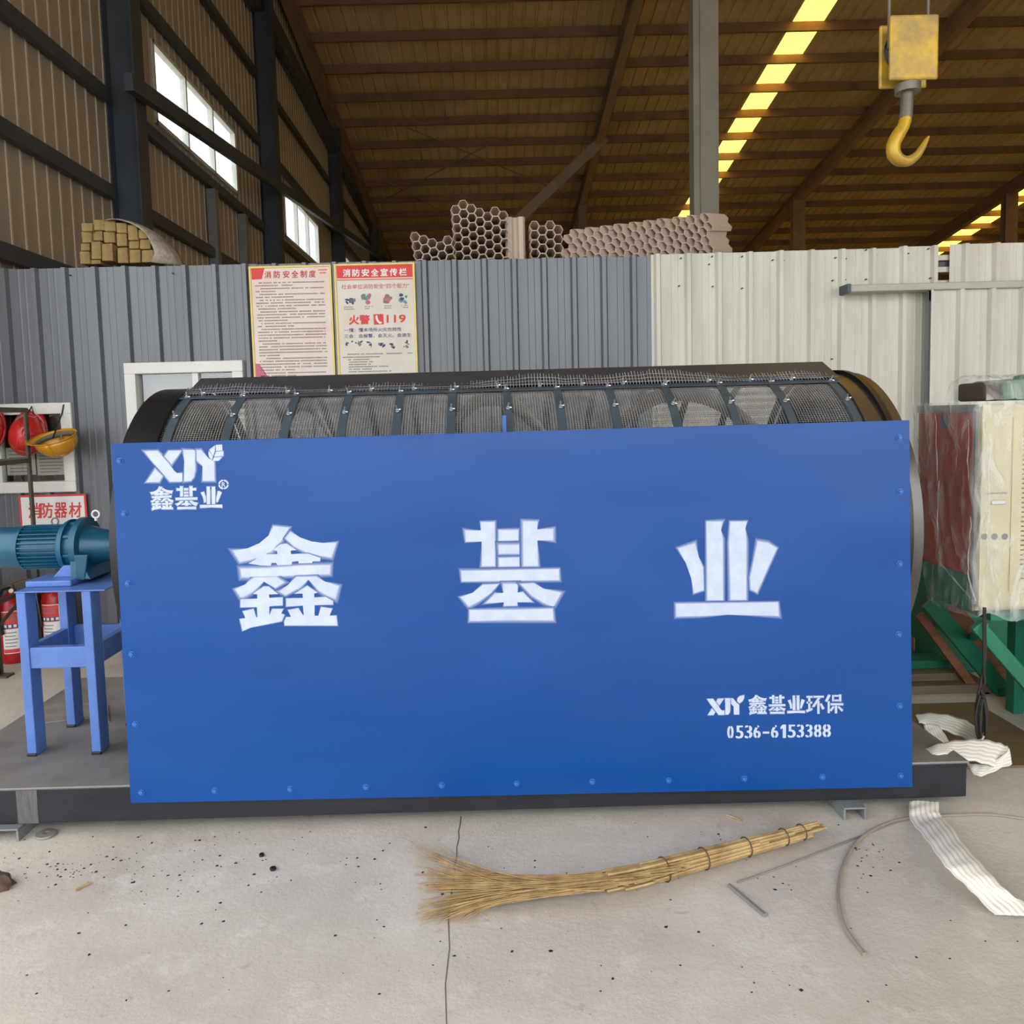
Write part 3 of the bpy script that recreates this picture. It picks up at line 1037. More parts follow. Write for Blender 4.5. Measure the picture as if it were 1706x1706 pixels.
# telephone number, stencil-cut: the round digits are broken at top and bottom
xs_ = [375, 462, 553, 640, 730, 818, 918, 990, 1082, 1170, 1255, 1343]
xe_ = [440, 540, 630, 715, 808, 895, 972, 1070, 1155, 1242, 1332, 1427]
for i, chd in enumerate('0536-6153388'):
    y0, y1 = 482 - 17 * i / 11, 612 - 14 * i / 11
    if chd == '-':
        y0, y1 = 541, 562
    vs_, fs_ = text_geo(chd, 0.0)
    bm = bmesh.new()
    bv = [bm.verts.new((u, v, 0)) for u, v in vs_]
    for f in fs_:
        try:
            bm.faces.new([bv[k] for k in f])
        except ValueError:
            pass
    if chd in '0638':
        for xx in (0.36, 0.64):
            bmesh.ops.bisect_plane(bm, geom=bm.verts[:] + bm.edges[:] + bm.faces[:], plane_co=(xx, 0, 0), plane_no=(1, 0, 0))
        kill = [f for f in bm.faces if 0.36 < f.calc_center_median().x < 0.64 and not 0.2 < f.calc_center_median().y < 0.8]
        bmesh.ops.delete(bm, geom=kill, context='FACES')
    if chd == '1':
        letter('digit', tmap([[(938, 470), (972, 470), (972, 606), (938, 606), (938, 508), (916, 518), (916, 494)]], 1150, 1130, 6.093), pan, 0)
        bm.free()
        continue
    mb = MB()
    bm.verts.index_update()
    for q, dx in enumerate((-5.5, -2, 2, 5.5) if chd != '-' else (0,)):
        mb.add([PY(1150 + (xs_[i] + 5 + (xe_[i] - xs_[i] - 10) * v.co.x + dx) / 6.093, 1130 + (y1 + (y0 - y1) * v.co.y) / 6.093, PYF - 0.0012 - 0.00005 * q) for v in bm.verts], [[v.index for v in f.verts] for f in bm.faces])
    mb.build('digit', M_LETTER, pan)
    bm.free()

# ---- drum: end bands, hoops, flights, wire mesh
def ringband(x0, x1, r, th, m_, name, n=72):
    return MB().lathe([(r, x0), (r, x1), (r - th, x1), (r - th, x0), (r, x0)], (0, DY, DZ), 'x', n).build(name, m_, tro, smooth=True)


ringband(DX0, -1.245, DR + 0.006, 0.03, M_BLACK, 'end_ring')
ringband(1.42, 1.492, DR - 0.002, 0.012, M_RING, 'end_band')
ringband(1.492, 1.514, DR + 0.014, 0.04, M_BLACK, 'riding_ring')
ringband(1.514, DX1, DR + 0.002, 0.012, M_RING, 'end_band')
for x in (DX0 + 0.02, 1.52):
    MB().lathe([(0.0, -0.004), (DR - 0.02, -0.004), (DR - 0.02, 0.004), (0.0, 0.004)], (x, DY, DZ), 'x', 48).build('end_disc', M_FLIGHT, tro, smooth=True)
MB().cyl((DX0 - 0.2, DY, DZ), (DX1, DY, DZ), 0.045, 16).build('drive_shaft', M_RING, tro, smooth=True)
MX0, MX1 = -1.245, 1.42
A_FRONT, A_BAR, A_MID = 104, 20.7, 36.0      # degrees from the top towards the front


def cylp(x, deg, r):
    a = math.radians(deg)
    return Vector((x, DY - r * math.sin(a), DZ + r * math.cos(a)))


spx = [275.5, 374, 471, 566.5, 658.5, 750.5, 848, 939, 1031, 1131.5, 1231, 1324.5, 1432]
sX = [PY(x, 735 - 0.028 * (x - 200), 2.935).x for x in spx]
for x in sX:
    for g0, g1 in ((A_BAR - 1.5, A_FRONT), (-A_FRONT, -A_BAR)):
        n = 16
        grid = [[cylp(x + dx, g0 + (g1 - g0) * k / n, DR - 0.002 + dr) for dx, dr in ((-0.016, -0.006), (-0.016, 0.0), (0.016, 0.0), (0.016, -0.006))] for k in range(n + 1)]
        MB().sheet(grid).build('cover_strap', M_STRAP, tro, smooth=True)
for a_ in (A_BAR, -A_BAR, A_FRONT, -A_FRONT):
    MB().sheet([[cylp(x, a_ + da, DR + 0.001) for x in (MX0, MX1)] for da in (-1.4, 1.4)]).build('cover_rail', M_STRAP, tro, solid=0.004)
# wire mesh: every wire is real, joined because it is too fine to pick apart
wm = MB()
pitch = 0.0105


def wire(pts, r=0.0012):
    for p, q in zip(pts, pts[1:]):
        d_ = (q - p).normalized()
        s_ = d_.cross(Vector((0.3, 0.5, 0.8))).normalized() * r
        b_ = d_.cross(s_)
        tri = [s_, -s_ * 0.5 + b_ * 0.87, -s_ * 0.5 - b_ * 0.87]
        wm.add([p + t for t in tri] + [q + t for t in tri], [(0, 1, 4, 3), (1, 2, 5, 4), (2, 0, 3, 5)])


x = MX0 + 0.01
while x < MX1:
    wire([cylp(x, A_BAR + (70 - A_BAR) * k / 8, DR - 0.012) for k in range(9)])
    wire([cylp(x, -A_BAR - (80 - A_BAR) * k / 6, DR - 0.012) for k in range(7)])
    x += pitch
dA = math.degrees(pitch / DR)
a_ = A_BAR
while a_ < 70:
    wire([cylp(MX0, a_, DR - 0.012), cylp((MX0 + MX1) / 2, a_, DR - 0.012), cylp(MX1, a_, DR - 0.012)])
    wire([cylp(MX0, -a_, DR - 0.012), cylp((MX0 + MX1) / 2, -a_, DR - 0.012), cylp(MX1, -a_, DR - 0.012)])
    a_ += dA
tag(wm.build('wire_mesh', M_WIRE, tro), kind='stuff')
# ragged upper strip of mesh lapping over the hood
wm = MB()
x = -1.235
up = []
while x < 1.40:
    z1 = 0.045 + 0.018 * math.sin(x * 3.1) + 0.012 * math.sin(x * 11) + random.uniform(0, 0.012)
    p = cylp(x, A_BAR - 0.6, DR + 0.006)
    q = p + Vector((random.uniform(-0.002, 0.002), 0.05, z1 * 0.75))
    wire([p, q], 0.0014)
    up.append((p, q))
    x += 0.0125
for t in (0.2, 0.45, 0.7):
    wire([p.lerp(q, t) for p, q in up[::4]], 0.0012)
tag(wm.build('loose_mesh_edge', M_WIRE, tro), kind='stuff')
# hood strip over the drum
hl = [PY(335, 632, 3.42), PY(1370, 604, 3.42), PY(1397, 628, 3.2), PY(312, 656, 3.2)]
MB().prism(hl, (0, 0.0, 0.004)).build('hood_plate', M_HOOD, tro)
MB().prism([hl[0], hl[1], hl[1] + Vector((0, 0.2, -0.07)), hl[0] + Vector((0, 0.2, -0.07))], (0, 0, 0.004)).build('hood_plate', M_HOOD, tro)
# helical flights and lifter bars inside the drum
fl = MB()
N_ = 150
for hand in (0, 1):
    rows = []
    for k in range(N_ + 1):
        t = k / N_
        a_ = t * 2 * math.pi * 1.6 + hand * math.pi
        xk = MX0 + 0.03 + (MX1 - MX0 - 0.06) * t
        ca, sa = math.cos(a_), math.sin(a_)
        rows.append([(xk, DY + ca * r, DZ + sa * r) for r in (DR - 0.03, DR - 0.10)])
    fl.sheet(rows)
fl.build('spiral_flight', M_FLIGHT, tro, smooth=True, solid=0.006, auto=0)
for k in range(6):
    a_ = 2 * math.pi * k / 6 + 0.4
    MB().bar((MX0, DY + (DR - 0.03) * math.cos(a_), DZ + (DR - 0.03) * math.sin(a_)), (MX1, DY + (DR - 0.03) * math.cos(a_), DZ + (DR - 0.03) * math.sin(a_)), 0.04, 0.02).build('lifter_bar', M_FLIGHT, tro)
# cover bolts
b0 = None
pts_b = [cylp(x, A_MID, DR) for x in sX] + [cylp(x - 0.005, A_BAR, DR) for x in sX] + [cylp(sX[0] + (sX[-1] - sX[0]) * (k + 0.3) / 15.2, A_BAR - 2.2, DR + 0.004) for k in range(15)]
for p in pts_b:
    if b0 is None:
        mb = MB()
        mb.lathe([(0, 0.028), (0.003, 0.026), (0.003, 0.010), (0.0065, 0.010), (0.0065, 0.003), (0.0085, 0.003), (0.0085, 0.0)], (0, 0, 0), 'z', 8)
        mb.lathe([(0, -0.002), (0.0032, -0.002), (0.0032, 0.012)], (0.002, 0, 0.007), 'x', 6)
        b0 = mb.build('cover_bolt', M_ZINC, None, origin=(0, 0, 0))
        b0.parent = tro
        b0.location = p - ORG[tro]
        b0.rotation_euler = (math.radians(30), 0, 0)
    else:
        rep(b0, p, tro, (math.radians(30), random.uniform(-0.3, 0.3), 0))
MB().box2((sX[6] - 0.024, cylp(0, 47, DR).y - 0.012, 1.36), (sX[6] - 0.010, cylp(0, 47, DR).y + 0.0, cylp(0, 40, DR).z)).build('blue_tab', M_BLUEBOLT, tro)
# far side panel, end wheels under the drum
MB().box2((-1.34, 4.0, 0.19), (1.5, 4.004, 1.42)).build('rear_panel', M_BLUEBACK, tro)
for x in (-1.15, 1.2):
    for yy in (DY - 0.3, DY + 0.3):
        MB().box2((x - 0.05, yy - 0.05, BZ1), (x + 0.05, yy + 0.05, 0.46)).build('roller_block', M_BLACKBASE, tro, bevel=0.01)
mb = MB()
mb.bar((-1.42, BY0 + 0.25, 0.20), (-1.42, BY1 - 0.15, 0.205), 0.03, 0.02)
mb.build('deck_strip', M_BLACKBASE, tro)

MB().sheet([[PZ(x, y, BZ1 + 0.004) for x, y in ((60, 1186), (82, 1176), (108, 1170), (140, 1169), (180, 1176))], [PZ(x, y, BZ1 + 0.004) for x, y in ((62, 1206), (84, 1203), (110, 1200), (140, 1196), (182, 1202))]]).build('curved_strip', mat('pale_scuffed_strip', s2l((150, 142, 132)), 0.6, 0.1, 0.25, 12), tro, solid=0.006)
# ---- motor stand (welded to the deck)
SX0, SX1, SY0, SY1, SZ = -1.895, -1.60, 3.06, 3.40, 0.86
stand = MB().box2((SX0 - 0.004, SY0 - 0.004, SZ - 0.006), (SX1 + 0.06, SY1 + 0.12, SZ)).build('motor_stand', M_STAND, tro, bevel=0.002)
stand['label'] = 'periwinkle blue steel stand carrying the gear motor'
lw, ld = 0.036, 0.075
for x in (SX0, SX1 - lw):
    for yy in (SY0, SY1 - ld + 0.03):
        MB().box2((x, yy, BZ1), (x + lw, yy + ld, SZ - 0.006)).build('leg', M_STAND, stand, bevel=0.003)
        MB().box2((x - 0.001, yy - 0.006, BZ1), (x + lw + 0.001, yy + 0.004, BZ1 + 0.012)).build('weld_foot', M_BLACKBASE, stand, bevel=0.003)
MB().box2((SX0 + lw, SY0 + 0.005, 0.545), (SX1 - lw, SY0 + 0.04, 0.63)).build('stretcher', M_STAND, stand, bevel=0.003)
MB().box2((SX0 + lw, SY1, 0.545), (SX1 - lw, SY1 + 0.03, 0.63)).build('stretcher', M_STAND, stand, bevel=0.003)
MB().box2((SX0 + 0.002, SY0 + ld, 0.545), (SX0 + 0.032, SY1 - 0.03, 0.63)).build('stretcher', M_STAND, stand, bevel=0.003)
MB().box2((SX1 - 0.032, SY0 + ld, 0.545), (SX1, SY1 - 0.03, 0.63)).build('stretcher', M_STAND, stand, bevel=0.003)

# ---- gear motor
AY, AZ = 3.30, 1.0
gm = thing('gear_motor', (-1.75, AY, SZ), 'teal gear motor with finned body on periwinkle blue stand', 'motor')


def ax(px):
    return PY(px, 912, AY - 0.05).x


xa = dict(fan0=ax(-22), fan1=ax(33), b0=ax(36), b1=ax(106), f1=ax(103), f2=ax(114), g2=ax(129), h1=ax(128), h2=ax(138), o2=ax(185))
MB().lathe([(0.0, xa['fan0']), (0.05, xa['fan0']), (0.082, xa['fan0'] + 0.02), (0.088, xa['fan0'] + 0.035), (0.088, xa['fan1']), (0.083, xa['fan1']), (0.0, xa['fan1'] - 0.01)], (0, AY, AZ), 'x', 40).build('fan_cover', M_TEAL, gm, smooth=True)
MB().lathe([(0.0, xa['fan1'] - 0.01), (0.094, xa['fan1'] - 0.004), (0.094, xa['b0']), (0.0, xa['b0'] + 0.006)], (0, AY, AZ), 'x', 40).build('end_bell', M_TEAL, gm, smooth=True)
MB().lathe([(0.0, xa['b0']), (0.078, xa['b0']), (0.078, xa['b1']), (0, xa['b1'])], (0, AY, AZ), 'x', 40).build('motor_body', M_TEALDK, gm, smooth=True)
for k in range(30):
    a_ = 2 * math.pi * (k + 0.5) / 30
    p = Vector((0, AY + 0.084 * math.cos(a_), AZ + 0.084 * math.sin(a_)))
    u_ = Vector((0, math.cos(a_), math.sin(a_)))
    MB().bar((xa['b0'] + 0.004, p.y, p.z), (xa['b1'] - 0.01, p.y, p.z), 0.0045, 0.022, up=u_).build('fin', M_TEAL, gm)
MB().lathe([(0, xa['f1']), (0.103, xa['f1']), (0.108, xa['f1'] + 0.006), (0.108, xa['f2'] - 0.012), (0.115, xa['f2'] - 0.01), (0.115, xa['f2']), (0.0, xa['f2'])], (0, AY, AZ), 'x', 48).build('adapter_flange', M_TEAL, gm, smooth=True)
MB().lathe([(0, xa['f2']), (0.098, xa['f2']), (0.098, xa['h1']), (0, xa['h1'])], (0, AY, AZ), 'x', 48).build('gear_case', M_TEALDK, gm, smooth=True)
for k in range(8):
    a_ = 2 * math.pi * k / 8 + 0.25
    p = Vector((0, AY + 0.101 * math.cos(a_), AZ + 0.101 * math.sin(a_)))
    MB().bar((xa['f2'], p.y, p.z), (xa['h1'], p.y, p.z), 0.014, 0.014, up=(0, math.cos(a_), math.sin(a_))).build('case_rib', M_TEAL, gm, bevel=0.003)
MB().lathe([(0, xa['h1']), (0.122, xa['h1']), (0.122, xa['h2']), (0.095, xa['h2'] + 0.004), (0, xa['h2'] + 0.01)], (0, AY, AZ), 'x', 48).build('case_flange', M_TEAL, gm, smooth=True)
MB().lathe([(0, xa['h2']), (0.09, xa['h2']), (0.072, xa['h2'] + 0.06), (0.062, xa['o2']), (0, xa['o2'])], (0, AY, AZ), 'x', 40).build('output_housing', M_TEALDK, gm, smooth=True)
MB().cyl((xa['o2'], AY, AZ), (DX0 - 0.005, AY, AZ), 0.03, 20).build('output_shaft', M_RING, gm, smooth=True)
# cast foot under the gearbox
ft = MB()
ft.hexa([(xa['h1'], AY - 0.12, SZ + 0.016), (xa['h2'] + 0.06, AY - 0.12, SZ + 0.016), (xa['h2'] + 0.06, AY + 0.12, SZ + 0.016), (xa['h1'], AY + 0.12, SZ + 0.016),
         (xa['h1'], AY - 0.108, AZ - 0.01), (xa['h2'], AY - 0.108, AZ - 0.01), (xa['h2'], AY + 0.108, AZ - 0.01), (xa['h1'], AY + 0.108, AZ - 0.01)])
ft.build('cast_foot', M_TEALDK, gm, bevel=0.006)
wx = MB()
wx.prism([(xa['h2'], AY - 0.122, AZ - 0.02), (xa['h2'] + 0.055, AY - 0.122, AZ - 0.02), (xa['h2'] + 0.035, AY - 0.122, SZ + 0.016), (xa['h2'], AY - 0.122, SZ + 0.016)], (0, 0.014, 0))
wx.build('foot_web', M_TEAL, gm, bevel=0.003)
MB().prism([(ax(96), AY - 0.10, SZ + 0.026), (ax(134), AY - 0.10, SZ + 0.026), (ax(134), AY - 0.10, SZ + 0.075), (ax(114), AY - 0.10, SZ + 0.075)], (0, 0.2, 0)).build('gusset', M_STAND, gm, bevel=0.003)
MB().box2((ax(66), AY - 0.17, SZ), (ax(140), AY + 0.17, SZ + 0.026)).build('foot_plate', M_STAND, gm, bevel=0.006)


def eye(x, z, r, m_):
    pts_ = [(x + r * math.cos(a) , AY, z + r + r * math.sin(a)) for a in [2 * math.pi * k / 20 for k in range(21)]]
    mb_ = MB().tube(pts_, r * 0.24, 8)
    mb_.cyl((x, AY, z - 0.012), (x, AY, z + r * 0.1), r * 0.4, 10)
    mb_.build('lifting_eye', m_, gm, smooth=True)


eye(ax(83.5), AZ + 0.093, 0.0145, mat('grey_eye_bolt', s2l((110, 112, 110)), 0.4, 0.5))
eye(ax(153), AZ + 0.118, 0.0155, M_WHITE)

# ================================================================== THINGS ON THE PARTITION
M_RED = mat('print_red', s2l((222, 70, 66)), 0.6, 0, 0.05)
M_REDTXT = mat('print_dark_red', s2l((196, 60, 58)), 0.6, 0, 0.05)
M_POSTER = mat('faded_poster', s2l((226, 220, 204)), 0.55, 0, 0.04, 4, c2=s2l((214, 204, 188)))
M_POSTERP = mat('pink_faded_poster', s2l((228, 214, 202)), 0.55, 0, 0.04, 3.0, c2=s2l((226, 178, 174)), lo=0.5, hi=0.85)
M_GOLD = mat('gold_poster_frame', s2l((226, 204, 116)), 0.4, 0.1, 0.08)
M_BLUETXT = mat('print_blue', s2l((66, 74, 120)), 0.7, 0, 0.05)
M_GREYTXT = mat('print_grey', s2l((134, 128, 120)), 0.7, 0, 0.05)
M_SIGNW = mat('sign_white', s2l((236, 234, 230)), 0.45, 0, 0.03)
M_PINK = mat('print_pink', s2l((206, 112, 136)), 0.7, 0, 0.05)
M_TEALP = mat('print_teal', s2l((96, 160, 158)), 0.7, 0, 0.05)
PSY = WY - 0.034                                # poster boards hang on the rib crests


def sheetpoly(pts, Y, name, m_, parent, th=0.0006):
    return MB().prism([PY(x, y, Y) for x, y in pts], (0, th, 0)).build(name, m_, parent)


def tline(s, x0, y0, x1, y1, par, m_, name='lettering', Y=PSY - 0.0035, bold=0.015, slope=-0.021, lean=0.0):
    q = [(x0, y0), (x1, y0 + slope * (x1 - x0)), (x1 + lean, y1 + slope * (x1 - x0)), (x0 + lean, y1)]
    return text_px(s, q, Y, bold).build(name, m_, par)


def poster(corners, bottom_y, label, paper):
    """corners: tl, tr, br, bl pixels of the board"""
    a = PY(*corners[0], PSY)
    b = PY(*corners[1], PSY)
    x0, x1 = a.x, b.x
    z1 = (a.z + b.z) / 2
    z0 = z1 - 0.84
    t = thing('safety_poster', ((x0 + x1) / 2, PSY, z0), label, 'poster')
    MB().box2((x0 + 0.008, PSY - 0.002, z0 + 0.008), (x1 - 0.008, PSY + 0.008, z1 - 0.008)).build('board', paper, t)
    for p, q in (((x0, z0), (x0 + 0.014, z1)), ((x1 - 0.014, z0), (x1, z1)), ((x0 + 0.014, z0), (x1 - 0.014, z0 + 0.014)), ((x0 + 0.014, z1 - 0.014), (x1 - 0.014, z1))):
        MB().box2((p[0], PSY - 0.008, p[1]), (q[0], PSY + 0.008, q[1])).build('frame_strip', M_GOLD, t, bevel=0.002)
    return t


def smallprint(par, rows, seed):
    rnd = random.Random(seed)
    mb = MB()
    for x0, x1, y, h in rows:
        x = x0
        while x < x1 - 1:
            w = rnd.uniform(1.2, 2.4)
            if rnd.random() < 0.9:
                s = -0.021 * (x - x0)
                mb.add([PY(x + 0.03, y + s, PSY - 0.003), PY(min(x + w, x1), y + s, PSY - 0.003), PY(min(x + w, x1), y + h + s, PSY - 0.003), PY(x, y + h + s, PSY - 0.003)], [(0, 1, 2, 3)])
            x += w + rnd.uniform(0.35, 0.8)
    tag(mb.build('small_print', M_GREYTXT, par), kind='stuff')


p1 = poster([(414, 444), (551.5, 441), (561, 628), (426, 631)], 630, 'faded pink fire safety rules poster in yellow frame, full of small print', M_POSTERP)
sheetpoly([(418, 445.5), (441, 445), (436, 465), (419.5, 466)], PSY - 0.003, 'red_block', M_RED, p1)
for ch, x in zip('消防安全制度', (441, 456, 471.5, 486, 500.5, 515)):
    tline(ch, x, 452.0 - 0.02 * (x - 441), x + 10.5, 463.5 - 0.02 * (x - 441), p1, M_REDTXT, bold=0.02)
sheetpoly([(530, 449), (545, 448.5), (545, 450), (530, 450.5)], PSY - 0.003, 'red_stroke', M_RED, p1)
sheetpoly([(532, 454), (543, 453.5), (543, 455), (532, 455.5)], PSY - 0.003, 'red_stroke', M_RED, p1)
rows = []
paras = [2, 2, 2, 4, 4, 2, 5, 5, 5, 2]
y = 470.5
for n in paras:
    for k in range(n):
        dx = (y - 470) * 0.062
        x0 = 425 + dx + (6 if k == 0 else 0)
        x1 = 541.5 + dx * 0.55 - ((45 + random.random() * 40) if k == n - 1 else random.random() * 2)
        rows.append((x0, x1, y, 1.9))
        y += 4.85
smallprint(p1, [r for r in rows if r[2] < 640], 3)
sheetpoly([(426, 606), (432, 606), (446, 627), (427, 629)], PSY - 0.003, 'red_corner', M_PINK, p1)

p2 = poster([(556, 440), (690.5, 437), (698, 620), (565, 627)], 626, 'cream fire safety poster with red header band and 119 number', M_POSTER)
sheetpoly([(560, 442), (687.5, 439), (689, 461.5), (561.5, 464)], PSY - 0.003, 'header_band', M_RED, p2)
sheetpoly([(561.5, 466), (689, 463.5), (689.1, 465), (561.6, 467.5)], PSY - 0.003, 'red_rule', M_RED, p2)
for k, ch in enumerate('消防安全宣传栏'):
    x = 571.5 + 15.6 * k
    tline(ch, x, 449.0 - 0.02 * (x - 571), x + 12, 461.0 - 0.02 * (x - 571), p2, M_SIGNW, Y=PSY - 0.005, bold=0.03)
tline('社会单位消防安全“四个能力”', 569, 474.0, 682, 482.0, p2, M_REDTXT, bold=0.0)
tline('火警', 582, 525.5, 615.5, 540.5, p2, M_RED, bold=0.04)
sheetpoly([(622, 523.5), (638.5, 523), (639.5, 540.5), (623, 541)], PSY - 0.003, 'phone_tile', M_RED, p2)
sheetpoly([(626, 525.5), (628.5, 525.5), (629.5, 531), (632.5, 535.5), (636, 536.5), (636, 539), (632, 539.5), (627.5, 535), (625.5, 530)], PSY - 0.005, 'handset', M_SIGNW, p2)
tline('119', 644.5, 525.0, 675.5, 537.5, p2, M_RED, bold=0.04)
tline('一懂：懂本场所火灾危险性', 573.5, 547.0, 669, 553.5, p2, M_BLUETXT, bold=0.01)
tline('三会：会报警、会灭火、会逃生', 573.5, 557.0, 685, 563.5, p2, M_BLUETXT, bold=0.01)
rnd = random.Random(5)


def doodle(x, y, w, h, cols, n):
    """faded little illustration: a loose cluster of printed patches and strokes"""
    for k in range(n):
        cx_, cy_ = x + w * rnd.uniform(0.15, 0.85), y + h * rnd.uniform(0.15, 0.85)
        r1, r2, a0 = rnd.uniform(0.10, 0.30) * w, rnd.uniform(0.06, 0.2) * h, rnd.uniform(0, 3)
        pts_ = []
        for i in range(7):
            a = 2 * math.pi * i / 7
            u, v = r1 * math.cos(a) * rnd.uniform(0.7, 1.2), r2 * math.sin(a) * rnd.uniform(0.7, 1.2)
            pts_.append((cx_ + u * math.cos(a0) - v * math.sin(a0), cy_ + u * math.sin(a0) + v * math.cos(a0)))
        sheetpoly(pts_, PSY - 0.003 - 0.0002 * k, 'illustration', cols[k % len(cols)], p2, 0.0001)


for x, cols in ((574, (M_BLUETXT, M_GREYTXT, M_BLUETXT)), (600, (M_PINK, M_TEALP, M_GREYTXT)), (634, (M_GREYTXT, M_PINK)), (665, (M_TEALP, M_BLUETXT))):
    doodle(x, 485.5, 20, 22, cols, 6)
for x in (575, 590, 608, 630, 649, 669):
    doodle(x, 567, 14, 13, (M_BLUETXT, M_GREYTXT), 5)
rows = [(573, 590, 511, 1.4), (573, 590, 514.5, 1.4), (608, 622, 510, 1.4), (608, 622, 513.5, 1.4), (640, 653, 509, 1.4), (640, 653, 512.5, 1.4), (669, 681, 508, 1.4), (669, 681, 511.5, 1.4),
        (579, 687, 589.5, 1.8), (571, 634, 594.5, 1.8), (580, 616, 598.5, 1.8), (580, 623, 602.5, 1.8), (581, 624, 606.5, 1.8), (581, 647, 610.5, 1.8), (581, 620, 614.5, 1.8), (581, 652, 618.5, 1.8)]
smallprint(p2, rows, 9)

# ---- red and white sign
SGY = WY - 0.03
a, b = PY(31, 825, SGY), PY(143, 823, SGY)
z1 = (a.z + b.z) / 2
sg = thing('wall_sign', ((a.x + b.x) / 2, SGY, z1 - 0.27), 'white sign with red border and red Chinese characters below window', 'sign')
MB().box2((a.x, SGY - 0.002, z1 - 0.27), (b.x, SGY + 0.006, z1)).build('plate', M_RED, sg)
MB().box2((a.x + 0.014, SGY - 0.003, z1 - 0.256), (b.x - 0.014, SGY - 0.001, z1 - 0.014)).build('face', M_SIGNW, sg)
for ch, x in zip('消防器材', (47.5, 67.5, 91, 115)):
    tline(ch, x, 838.5 - 0.02 * (x - 47), x + 20.5, 863.5 - 0.02 * (x - 47), sg, M_RED, Y=SGY - 0.004, bold=0.02)

# ---- safety helmets hung on the window
def helmet(label, center, rot, c, strap_to=None, cup=False):
    t = thing('safety_helmet', center, label, 'helmet')
    t.rotation_euler = rot.to_euler() if isinstance(rot, Matrix) else rot
    mm = mat('helmet_%d' % int(c[0] * 1000 + c[1] * 7000), c, 0.25, 0, 0.06, 5, coat=0.3)

    def dome(s):
        g = []
        for i in range(10):
            ph = math.radians(2 + 88 * i / 9)
            row = []
            for k in range(33):
                th = 2 * math.pi * k / 32
                rr = math.sin(ph) ** 0.85
                row.append((0.108 * s * rr * math.cos(th), 0.132 * s * rr * math.sin(th) , 0.125 * s * math.cos(ph) - 0.0))
            g.append(row)
        return g

    def part(mb, name, m_, **k):
        o = mb.build(name, m_, None, origin=(0, 0, 0), **k)
        o.parent = t
        o.location = (0, 0, 0)
        return o
    sh = part(MB().sheet(dome(1.0)), 'shell', mm, smooth=True, solid=0.004)
    br = []
    for k in range(33):
        th = 2 * math.pi * k / 32
        ext = 0.012 + 0.045 * max(0, math.sin(th)) ** 3
        br.append([(0.106 * math.cos(th), 0.130 * math.sin(th), 0.004), ((0.108 + ext * 0.5) * math.cos(th), (0.132 + ext) * math.sin(th), -0.012)])
    part(MB().sheet(br), 'brim', mm, smooth=True, solid=0.004)
    for dx in (-0.03, 0.0, 0.03):
        part(MB().tube([(dx, 0.128 * math.cos(a), 0.125 * math.sin(a) * (1 - abs(dx) * 1.3)) for a in [math.radians(15 + 150 * k / 12) for k in range(13)]], 0.007, 6), 'ridge', mm, smooth=True)
    part(MB().sheet([[(0.092 * math.cos(2 * math.pi * k / 24), 0.115 * math.sin(2 * math.pi * k / 24), z) for k in range(25)] for z in (0.0, 0.03)]), 'headband', M_GREYBAND, smooth=True, solid=0.003)
    part(MB().tube([(-0.092, 0, 0.02), (-0.05, 0.02, 0.075), (0, 0.0, 0.09), (0.05, -0.02, 0.075), (0.092, 0, 0.02)], 0.008, 6, flat=0.3), 'crown_strap', M_GREYBAND)
    if strap_to is not None:
        inv = (Matrix.Translation(center) @ t.rotation_euler.to_matrix().to_4x4()).inverted()
        e = [inv @ Vector(p) for p in strap_to]
        part(MB().tube(e, 0.005, 6), 'chin_strap', M_BLACK)
    return t


M_GREYBAND = mat('grey_harness', s2l((120, 116, 106)), 0.8, 0, 0.15)
HY = WY - 0.14
pr = PY(46, 724, HY + 0.045)
helmet('red safety helmet hanging by its strap on the office window', pr, (math.radians(78), math.radians(14), math.radians(20)), s2l((206, 44, 42)),
       [PY(44, 692, HY + 0.05), PY(53, 677, WY - 0.055), PY(56, 690, HY + 0.06)])
helmet('red safety helmet hanging at the edge beside the metal rack', PY(-16, 715, HY + 0.045), (math.radians(80), math.radians(-6), math.radians(-10)), s2l((196, 48, 46)),
       [PY(-12, 692, HY + 0.05), PY(-8, 677, WY - 0.055), PY(-4, 690, HY + 0.06)])
cz = Vector((0.12, 0.42, -0.90)).normalized()
cy = Vector((-1, 0, -0.22))
cy = (cy - cz * cy.dot(cz)).normalized()
cx3 = cy.cross(cz)
yrot = Matrix(((cx3.x, cy.x, cz.x), (cx3.y, cy.y, cz.y), (cx3.z, cy.z, cz.z)))
helmet('yellow safety helmet hanging upside down at window corner', PY(91, 730, HY - 0.13), yrot, s2l((208, 146, 32)),
       [PY(88, 730, HY - 0.13), PY(103, 690, WY - 0.055), PY(106, 674, WY - 0.055)])

# ---- dark angle-steel rack by the wall, fire extinguishers
M_RACK = mat('rack_angle_steel', s2l((96, 94, 82)), 0.5, 0.2, 0.2, 6)
pr_, pf_ = PZ(73, 1088, 0), PZ(13, 1127, 0)
rx0, rx1, ry0, ry1, rh = pr_.x - 0.75, pr_.x + 0.01, pf_.y, pr_.y, 1.635
rk = thing('equipment_rack', ((rx0 + rx1) / 2, (ry0 + ry1) / 2, 0), 'thin angle steel rack standing in front of the office window', 'rack')
for x in (rx0, rx1):
    for yy in (ry0, ry1):
        sx, sy = (-1 if x == rx1 else 1), (-1 if yy == ry1 else 1)
        mb = MB()
        mb.box2((x, yy, 0), (x + sx * 0.03, yy + sy * 0.004, rh))
        mb.box2((x, yy, 0), (x + sx * 0.004, yy + sy * 0.03, rh))
        mb.build('post', M_RACK, rk)
        MB().box2((x - 0.04, yy - 0.04, 0), (x + 0.06, yy + 0.04, 0.012)).build('foot_plate', M_RACK, rk)
